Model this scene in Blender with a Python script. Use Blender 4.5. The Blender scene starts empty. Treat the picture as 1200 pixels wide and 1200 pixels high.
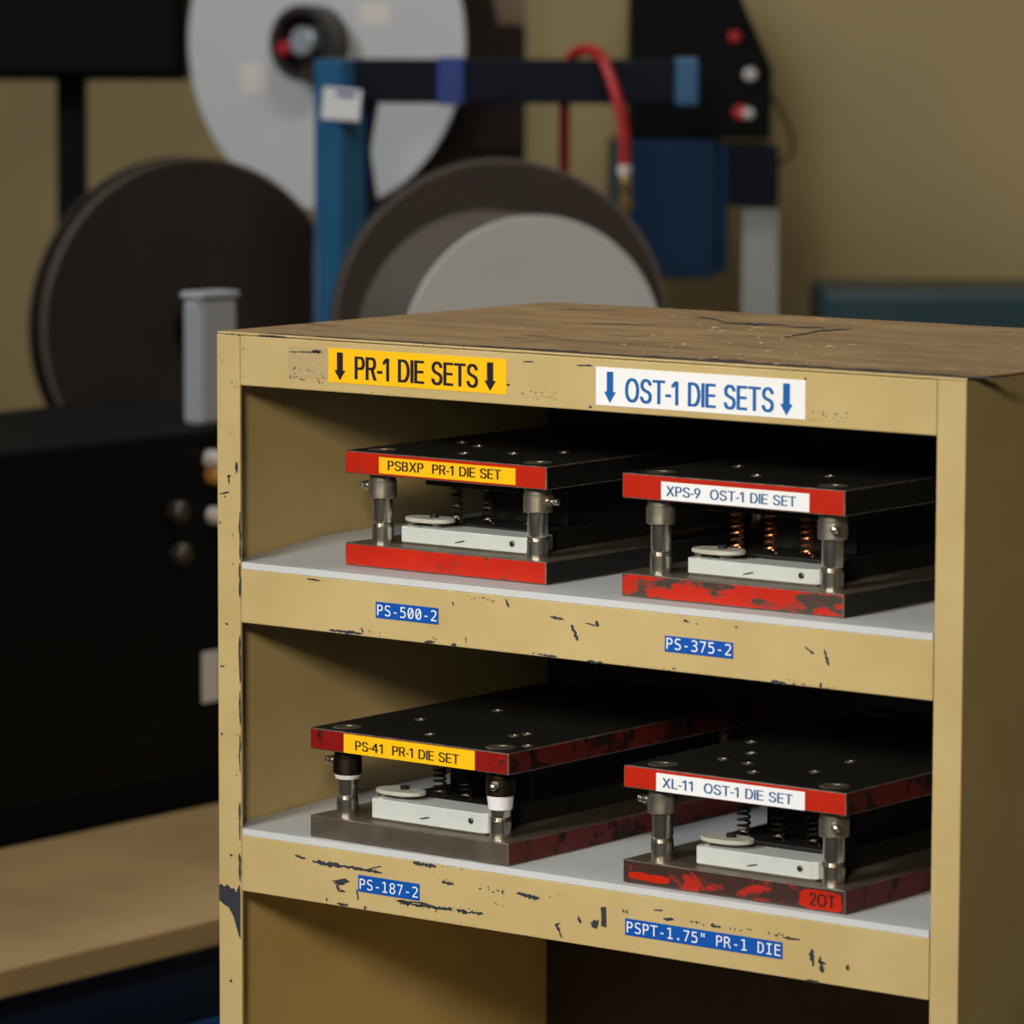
import bpy, bmesh, math, random
from mathutils import Vector, Matrix
random.seed(7)
S = bpy.context.scene
COL = S.collection

# ------------------------------------------------------------------ camera
cam_d = bpy.data.cameras.new('camera')
cam = bpy.data.objects.new('camera', cam_d); COL.objects.link(cam); S.camera = cam
right = Vector((0.7936930863753107, 0.6083108671514588, 0.003028786138718702))
up = Vector((-0.0717063868005383, 0.08861229102685796, 0.9934817844183068))
fwd = Vector((-0.6040773780998965, 0.788736807043016, -0.11395073709082748))
cam_loc = Vector((2.2762161, -2.6064371, 1.4881295))
m3 = Matrix((right, up, -fwd)).transposed()
cam.matrix_world = Matrix.Translation(cam_loc) @ m3.to_4x4()
cam_d.sensor_width = 36.0
cam_d.lens = 162.006
cam_d.clip_start = 0.05
cam_d.dof.use_dof = True
cam_d.dof.focus_distance = 3.38
cam_d.dof.aperture_fstop = 8.4

# ------------------------------------------------------------------ world, lights, exposure
W = bpy.data.worlds.new('world'); S.world = W; W.use_nodes = True
W.node_tree.nodes['Background'].inputs[0].default_value = (0.78, 0.86, 1.0, 1)
W.node_tree.nodes['Background'].inputs[1].default_value = 0.012

def area(name, loc, target, size, energy, color=(1, 1, 1), spread=180, sy=None):
    l = bpy.data.lights.new(name, 'AREA'); l.energy = energy; l.color = color; l.size = size
    l.spread = math.radians(spread)
    if sy: l.shape = 'RECTANGLE'; l.size_y = sy
    o = bpy.data.objects.new(name, l); COL.objects.link(o); o.location = loc
    o.rotation_euler = (Vector(target) - Vector(loc)).to_track_quat('-Z', 'Y').to_euler()
    return o
area('key_softbox', (.14, -2.95, 2.42), (0.34, 0.0, 0.92), 0.7, 6.3, (1.0, 0.98, 0.95), 50)
area('side_lamp', (1.72, -2.45, 2.02), (0.2, 0.0, 0.95), 0.32, 3.5, (1.0, 0.85, 0.64), 50)
area('workshop_lamp_left', (-2.9, -0.4, 3.0), (-1.3, 1.9, 1.1), 0.9, 41, (0.92, 0.96, 1.0))
area('workshop_lamp_ceiling', (-0.3, 1.0, 3.1), (-0.7, 1.8, 0.9), 1.2, 20, (1.0, 0.95, 0.88), sy=0.3)
S.view_settings.view_transform = 'Standard'
S.view_settings.look = 'None'
S.view_settings.gamma = 1.0
S.view_settings.use_curve_mapping = False
S.view_settings.exposure = 0.0

# ------------------------------------------------------------------ materials
def lin(r, g, b):
    f = lambda c: (c / 255 / 12.92) if c <= 10.3 else ((c / 255 + 0.055) / 1.055) ** 2.4
    return (f(r), f(g), f(b), 1)

class NT:
    def __init__(s, name):
        s.m = bpy.data.materials.new(name); s.m.use_nodes = True; s.t = s.m.node_tree
        s.b = s.t.nodes['Principled BSDF']
    def n(s, kind, **kw):
        x = s.t.nodes.new(kind)
        for k, v in kw.items(): setattr(x, k, v)
        return x
    def l(s, a, b): s.t.links.new(a, b)
    def noise(s, scale, detail=4, rough=0.55, stretch=None, dist=0.0):
        tc = s.n('ShaderNodeTexCoord'); nz = s.n('ShaderNodeTexNoise')
        nz.inputs['Scale'].default_value = scale; nz.inputs['Detail'].default_value = detail
        nz.inputs['Roughness'].default_value = rough; nz.inputs['Distortion'].default_value = dist
        if stretch:
            mp = s.n('ShaderNodeMapping'); mp.inputs['Scale'].default_value = stretch
            s.l(tc.outputs['Object'], mp.inputs['Vector']); s.l(mp.outputs[0], nz.inputs['Vector'])
        else: s.l(tc.outputs['Object'], nz.inputs['Vector'])
        return nz.outputs['Fac']
    def ramp(s, fac, stops):
        r = s.n('ShaderNodeValToRGB'); e = r.color_ramp.elements
        while len(e) < len(stops): e.new(0.5)
        for el, (p, c) in zip(e, stops): el.position = p; el.color = c
        s.l(fac, r.inputs[0]); return r.outputs[0]
    def mix(s, fac, a, b):
        x = s.n('ShaderNodeMix', data_type='RGBA')
        s.l(fac, x.inputs[0])
        for v, i in ((a, 6), (b, 7)):
            if isinstance(v, tuple): x.inputs[i].default_value = v
            else: s.l(v, x.inputs[i])
        return x.outputs[2]
    def set(s, **kw):
        for k, v in kw.items():
            i = s.b.inputs[k]
            if hasattr(v, 'links') or hasattr(v, 'is_linked'): s.l(v, i)
            else: i.default_value = v
    def bump(s, fac, strength, dist=0.001):
        b = s.n('ShaderNodeBump'); b.inputs['Strength'].default_value = strength; b.inputs['Distance'].default_value = dist
        s.l(fac, b.inputs['Height']); s.l(b.outputs[0], s.b.inputs['Normal'])

BLACK = (0, 0, 0, 1); WHITE = (1, 1, 1, 1)
def plain(name, col, rough=0.5, metal=0.0, var=0.12, scale=40, bump=0.0, spec=0.5):
    t = NT(name)
    f = t.noise(scale, 4)
    d = tuple(c * (1 - var) for c in col[:3]) + (1,); u = tuple(min(1, c * (1 + var)) for c in col[:3]) + (1,)
    t.set(**{'Base Color': t.ramp(f, [(0.3, d), (0.7, u)]), 'Roughness': rough, 'Metallic': metal, 'Specular IOR Level': spec})
    if bump: t.bump(f, bump)
    return t.m

def worn_paint(name, paint, bare, amount, scale, rough=0.4, stretch=None, bare_metal=0.6):
    """paint with the metal showing where it has rubbed off; amount 0..1"""
    t = NT(name)
    f = t.noise(scale, 7, 0.62, stretch, 0.4)
    thr = 0.30 + 0.40 * amount
    mask = t.ramp(f, [(thr - 0.03, WHITE), (thr + 0.03, BLACK)])
    g = t.noise(scale * 0.35, 3)
    pv = t.ramp(g, [(0.3, tuple(c * 0.8 for c in paint[:3]) + (1,)), (0.7, paint)])
    t.set(**{'Base Color': t.mix(mask, pv, bare), 'Roughness': rough})
    mm = t.n('ShaderNodeMath', operation='MULTIPLY'); t.l(mask, mm.inputs[0]); mm.inputs[1].default_value = bare_metal
    t.l(mm.outputs[0], t.b.inputs['Metallic'])
    return t.m

def yellow_paint():
    t = NT('tan_yellow_enamel')
    f = t.noise(14, 5, 0.6)
    base = t.ramp(f, [(0.25, lin(184, 162, 108)), (0.5, lin(192, 171, 118)), (0.75, lin(198, 178, 127))])
    sp = t.noise(420, 2, 0.5)
    mask = t.ramp(sp, [(0.755, BLACK), (0.775, WHITE)])
    t.set(**{'Base Color': t.mix(mask, base, lin(70, 55, 38)), 'Roughness': 0.42})
    t.bump(t.noise(90, 3), 0.12, 0.0006)
    return t.m

def top_board():
    t = NT('worn_tan_top')
    st = t.noise(24, 6, 0.65, (0.35, 1.6, 1), 0.6)
    base = t.ramp(st, [(0.28, lin(112, 86, 52)), (0.5, lin(150, 120, 76)), (0.72, lin(178, 150, 100))])
    sc = t.noise(16, 5, 0.6, (0.25, 2.2, 1), 1.5)
    dark = t.ramp(sc, [(0.635, BLACK), (0.67, WHITE)])
    c1 = t.mix(dark, base, lin(58, 38, 30))
    fl = t.noise(75, 4, 0.6, (0.6, 1.5, 1))
    light = t.ramp(fl, [(0.67, BLACK), (0.70, WHITE)])
    t.set(**{'Base Color': t.mix(light, c1, lin(222, 200, 150)), 'Roughness': 0.5})
    return t.m

M = {}
M['yellow'] = yellow_paint()
M['top'] = top_board()
M['chip'] = plain('bare_dark_primer', lin(46, 50, 58), 0.6, var=0.35, scale=300)
M['fleck'] = plain('pale_scuff', lin(222, 204, 164), 0.6, var=0.15, scale=200)
M['topedge'] = plain('rubbed_brown_edge', lin(50, 34, 34), 0.7, var=0.4, scale=200)
M['dust'] = plain('peeled_tape_residue', lin(178, 158, 114), 0.9, var=0.06, scale=500)
M['liner'] = plain('white_foam_liner', lin(198, 203, 206), 0.62, var=0.03, scale=30)
M['yellow_label'] = plain('yellow_vinyl', lin(252, 196, 20), 0.35, var=0.01)
M['white_label'] = plain('white_vinyl', lin(240, 244, 248), 0.35, var=0.01)
M['blue_label'] = plain('blue_vinyl', lin(10, 82, 176), 0.4, var=0.03)
M['black_ink'] = plain('black_ink', lin(28, 14, 18), 0.5, var=0.0)
M['blue_ink'] = plain('blue_ink', lin(8, 94, 170), 0.5, var=0.0)
M['navy_ink'] = plain('dark_blue_ink', lin(40, 92, 150), 0.5, var=0.0)
M['white_ink'] = plain('white_ink', lin(236, 242, 246), 0.5, var=0.0)
RED = lin(192, 36, 10); DRED = lin(138, 20, 16); BARE = lin(92, 82, 72)
M['red'] = worn_paint('red_enamel', RED, BARE, 0.13, 70, 0.36)
M['red_worn'] = worn_paint('red_enamel_rubbed', RED, BARE, 0.44, 55, 0.4, (0.6, 1, 1.6))
M['red_scraped'] = worn_paint('red_enamel_scraped', lin(196, 34, 18), lin(82, 68, 62), 0.56, 38, 0.4, (0.55, 1, 1.6))
M['red_dark'] = worn_paint('dark_red_enamel', DRED, lin(70, 40, 36), 0.18, 60, 0.35)
M['red_shaded_side'] = worn_paint('dark_red_shaded_side', lin(96, 18, 18), lin(48, 30, 28), 0.40, 45, 0.5)  # plate sides: shade painted in as a darker red
M['red_bare'] = worn_paint('mostly_bare_red', lin(176, 34, 24), lin(86, 62, 56), 0.72, 40, 0.42, (0.7, 1, 1.4))
M['plate_steel'] = plain('oiled_dark_steel', lin(34, 33, 30), 0.5, 0.5, 0.3, 60, 0.06)
M['grey_steel'] = plain('ground_grey_steel', lin(118, 108, 96), 0.45, 0.7, 0.22, 50, 0.05)
M['bare_edge'] = plain('rubbed_bare_edge', lin(112, 100, 90), 0.45, 0.5, 0.5, 90)
M['bright'] = plain('polished_steel', lin(214, 208, 196), 0.24, 0.97, 0.1, 90)
M['bushing'] = plain('brushed_bushing_steel', lin(176, 168, 154), 0.36, 0.92, 0.25, 120)
M['bushing_dark'] = plain('blackened_bushing_steel', lin(72, 60, 50), 0.4, 1.0, 0.25, 120)
M['copper'] = plain('bronze_spring_wire', lin(176, 112, 76), 0.3, 0.9, 0.15, 200)
M['dark_spring'] = plain('dark_spring_wire', lin(92, 84, 74), 0.35, 0.9, 0.2, 200)
M['dark_block'] = plain('blackened_steel', lin(44, 42, 40), 0.5, 0.6, 0.25, 60)
M['plastic'] = plain('white_nylon', lin(198, 205, 203), 0.42, var=0.04, scale=60)
M['plastic_grey'] = plain('greyed_nylon', lin(184, 184, 172), 0.45, var=0.08, scale=120)
M['grease'] = plain('white_grease', lin(232, 234, 236), 0.5, var=0.05, scale=300, bump=0.3)
M['back'] = plain('dark_brown_back', lin(44, 34, 26), 0.7, var=0.1, scale=10)  # one dark brown tone for the whole back panel
M['wall'] = plain('tan_wall_paint', lin(186, 164, 114), 0.7, var=0.04, scale=2)
M['floor'] = plain('grey_concrete', lin(96, 92, 86), 0.6, var=0.15, scale=6)
M['reel_white'] = plain('white_card', lin(206, 206, 206), 0.6, var=0.03, scale=8)
M['reel_sticker'] = plain('cream_sticker', lin(232, 224, 214), 0.6, var=0.02)
M['reel_brown'] = plain('brown_fibreboard', lin(52, 41, 35), 0.55, var=0.12, scale=9)
M['reel_rim'] = plain('pale_cut_edge', lin(104, 94, 86), 0.6, var=0.1)
M['taupe'] = plain('taupe_paper', lin(88, 80, 73), 0.55, var=0.06, scale=20)
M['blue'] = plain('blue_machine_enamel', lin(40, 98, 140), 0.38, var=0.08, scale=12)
M['navy'] = plain('navy_and_shaded_blue', lin(16, 24, 38), 0.6, var=0.08, scale=12, spec=0.15)  # darker blue; paints in the shade on the gantry beam and right gusset
M['housing'] = plain('deep_blue_enamel', lin(20, 48, 78), 0.55, var=0.08, scale=12, spec=0.15)
M['blue_tape'] = plain('blue_tape', lin(40, 70, 150), 0.5, var=0.05)
M['black'] = plain('black_powder_coat', lin(9, 9, 10), 0.6, var=0.15, scale=30, spec=0.15)
M['red_button'] = plain('red_button_plastic', lin(190, 30, 46), 0.35, var=0.02)
M['white_button'] = plain('white_button_plastic', lin(210, 206, 206), 0.35, var=0.02)
M['amber'] = plain('amber_button_plastic', lin(200, 140, 60), 0.35, var=0.02)
M['silver'] = plain('silver_aluminium', lin(176, 184, 192), 0.4, 0.6, 0.05, 20)
M['grey_plastic'] = plain('light_grey_plastic', lin(168, 172, 180), 0.5, var=0.04)
M['hose'] = plain('red_rubber', lin(176, 30, 34), 0.45, var=0.1)
M['brass'] = plain('brass', lin(190, 160, 100), 0.3, 0.8, 0.1)
M['hub_dark'] = plain('dark_hub_steel', lin(82, 76, 72), 0.35, 0.7, 0.2, 30)
M['carton'] = plain('brown_carton', lin(52, 40, 36), 0.8, var=0.12, scale=8)
M['carton_pale'] = plain('pale_carton', lin(160, 136, 112), 0.8, var=0.06, scale=8)
M['bench'] = plain('tan_bench_board', lin(168, 142, 98), 0.6, var=0.12, scale=7)
M['dark_navy'] = plain('dark_blue_cabinet', lin(22, 36, 62), 0.45, var=0.12, scale=10)
M['teal'] = plain('teal_plastic', lin(64, 112, 100), 0.5, var=0.05)
M['dark_teal'] = plain('dark_teal_enamel', lin(26, 62, 72), 0.45, var=0.06)
M['blue_bin'] = plain('blue_bin_plastic', lin(24, 74, 130), 0.45, var=0.06)

# ------------------------------------------------------------------ mesh helpers
class MB:
    def __init__(s): s.bm = bmesh.new()
    def _new(s, geom_verts, mat, M4):
        for v in geom_verts: v.co = M4 @ v.co
    def box(s, x0, x1, y0, y1, z0, z1, mi=0, bev=0.0, seg=2, M4=None):
        vs = [s.bm.verts.new((x, y, z)) for x in (x0, x1) for y in (y0, y1) for z in (z0, z1)]
        fs = []
        for q in ((0, 1, 3, 2), (4, 6, 7, 5), (0, 4, 5, 1), (2, 3, 7, 6), (0, 2, 6, 4), (1, 5, 7, 3)):
            f = s.bm.faces.new([vs[i] for i in q]); f.material_index = mi; fs.append(f)
        if bev:
            es = list({e for f in fs for e in f.edges})
            r = bmesh.ops.bevel(s.bm, geom=es, offset=bev, segments=seg, profile=0.5, affect='EDGES', material=-1)
            allv = set(r['verts']) | {v for v in vs if v.is_valid}
        else: allv = set(vs)
        if M4:
            for v in allv: v.co = M4 @ v.co
        return s
    def lathe(s, prof, n=32, loc=(0, 0, 0), axis='Z', mi=0, smooth=True, cap=True):
        """prof: list of (radius, height)"""
        rings = []
        rot = {'Z': Matrix(), 'Y': Matrix.Rotation(-math.pi / 2, 4, 'X'), 'X': Matrix.Rotation(math.pi / 2, 4, 'Y'),
               '-Y': Matrix.Rotation(math.pi / 2, 4, 'X'), '-X': Matrix.Rotation(-math.pi / 2, 4, 'Y')}
        R4 = Matrix.Translation(loc) @ (axis if isinstance(axis, Matrix) else rot[axis])
        for r, h in prof:
            if r < 1e-7: rings.append([s.bm.verts.new(R4 @ Vector((0, 0, h)))])
            else: rings.append([s.bm.verts.new(R4 @ Vector((r * math.cos(2 * math.pi * i / n), r * math.sin(2 * math.pi * i / n), h))) for i in range(n)])
        for a, b in zip(rings, rings[1:]):
            for i in range(n):
                j = (i + 1) % n
                if len(a) == 1 and len(b) == 1: continue
                if len(a) == 1: vv = [a[0], b[i], b[j]]
                elif len(b) == 1: vv = [a[i], a[j], b[0]]
                else: vv = [a[i], a[j], b[j], b[i]]
                f = s.bm.faces.new(vv); f.material_index = mi; f.smooth = smooth
        if cap:
            for ring in (rings[0], rings[-1]):
                if len(ring) > 1:
                    f = s.bm.faces.new(ring); f.material_index = mi
        return s
    def cyl(s, r, z0, z1, loc=(0, 0, 0), axis='Z', n=32, ch=0.0, mi=0):
        p = [(r, z0), (r, z1)] if not ch else [(r - ch, z0), (r, z0 + ch), (r, z1 - ch), (r - ch, z1)]
        return s.lathe(p, n, loc, axis, mi)
    def ring(s, ro, ri, z0, z1, loc=(0, 0, 0), axis='Z', n=64, mi=0):
        return s.lathe([(ri, z0), (ro, z0), (ro, z1), (ri, z1), (ri, z0)], n, loc, axis, mi, smooth=True, cap=False)
    def tube(s, pts, r, n=10, mi=0):
        pts = [Vector(p) for p in pts]; rings = []
        t = (pts[1] - pts[0]).normalized(); u = t.orthogonal().normalized()
        for i, p in enumerate(pts):
            t2 = ((pts[i + 1] if i + 1 < len(pts) else p) - (pts[i - 1] if i else p)).normalized()
            u = (u - t2 * u.dot(t2)).normalized(); w = t2.cross(u)
            rr = r[i] if isinstance(r, (list, tuple)) else r
            rings.append([s.bm.verts.new(p + (u * math.cos(2 * math.pi * k / n) + w * math.sin(2 * math.pi * k / n)) * rr) for k in range(n)])
        for a, b in zip(rings, rings[1:]):
            for k in range(n):
                f = s.bm.faces.new([a[k], a[(k + 1) % n], b[(k + 1) % n], b[k]]); f.smooth = True; f.material_index = mi
        for q in (rings[0], rings[-1]):
            f = s.bm.faces.new(q); f.material_index = mi
        return s
    def prism(s, poly, y0, y1, mi=0, plane='XZ'):
        """polygon extruded: XZ polygon along Y, XY polygon along Z"""
        mk = (lambda p, d: (p[0], d, p[1])) if plane == 'XZ' else (lambda p, d: (p[0], p[1], d))
        a = [s.bm.verts.new(mk(p, y0)) for p in poly]; b = [s.bm.verts.new(mk(p, y1)) for p in poly]
        fs = [s.bm.faces.new(a), s.bm.faces.new(b[::-1])]
        n = len(poly)
        for i in range(n): fs.append(s.bm.faces.new([a[i], b[i], b[(i + 1) % n], a[(i + 1) % n]]))
        for f in fs: f.material_index = mi
        return s
    def flat(s, poly, y, mi=0):
        f = s.bm.faces.new([s.bm.verts.new((p[0], y, p[1])) for p in poly]); f.material_index = mi
        return s
    def add_mesh(s, me, M4, mi=0):
        k0 = len(s.bm.verts); f0 = len(s.bm.faces)
        s.bm.from_mesh(me); s.bm.verts.ensure_lookup_table(); s.bm.faces.ensure_lookup_table()
        for v in s.bm.verts[k0:]: v.co = M4 @ v.co
        for f in s.bm.faces[f0:]: f.material_index = mi
        return s
    def build(s, name, mats, parent=None, label=None, fix=True, loc=None, rot=None):
        if fix: bmesh.ops.recalc_face_normals(s.bm, faces=s.bm.faces[:])
        for e in s.bm.edges:
            if len(e.link_faces) == 2 and e.calc_face_angle(0) > 0.55: e.smooth = False
        me = bpy.data.meshes.new(name); s.bm.to_mesh(me); s.bm.free()
        for m in (mats if isinstance(mats, (list, tuple)) else [mats]): me.materials.append(m)
        o = bpy.data.objects.new(name, me); COL.objects.link(o)
        if parent: o.parent = parent
        if loc: o.location = loc
        if rot: o.rotation_euler = rot
        if label: o['label'] = label
        return o

def tag(o, label, cat, group=None, kind=None):
    o['label'] = label; o['category'] = cat
    if group: o['group'] = group
    if kind: o['kind'] = kind
    return o
def thing(name, label, cat, loc=(0, 0, 0), rz=0.0, group=None):
    o = bpy.data.objects.new(name, None); COL.objects.link(o); o.empty_display_size = 0.05
    o.location = loc; o.rotation_euler = (0, 0, rz)
    return tag(o, label, cat, group)

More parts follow.
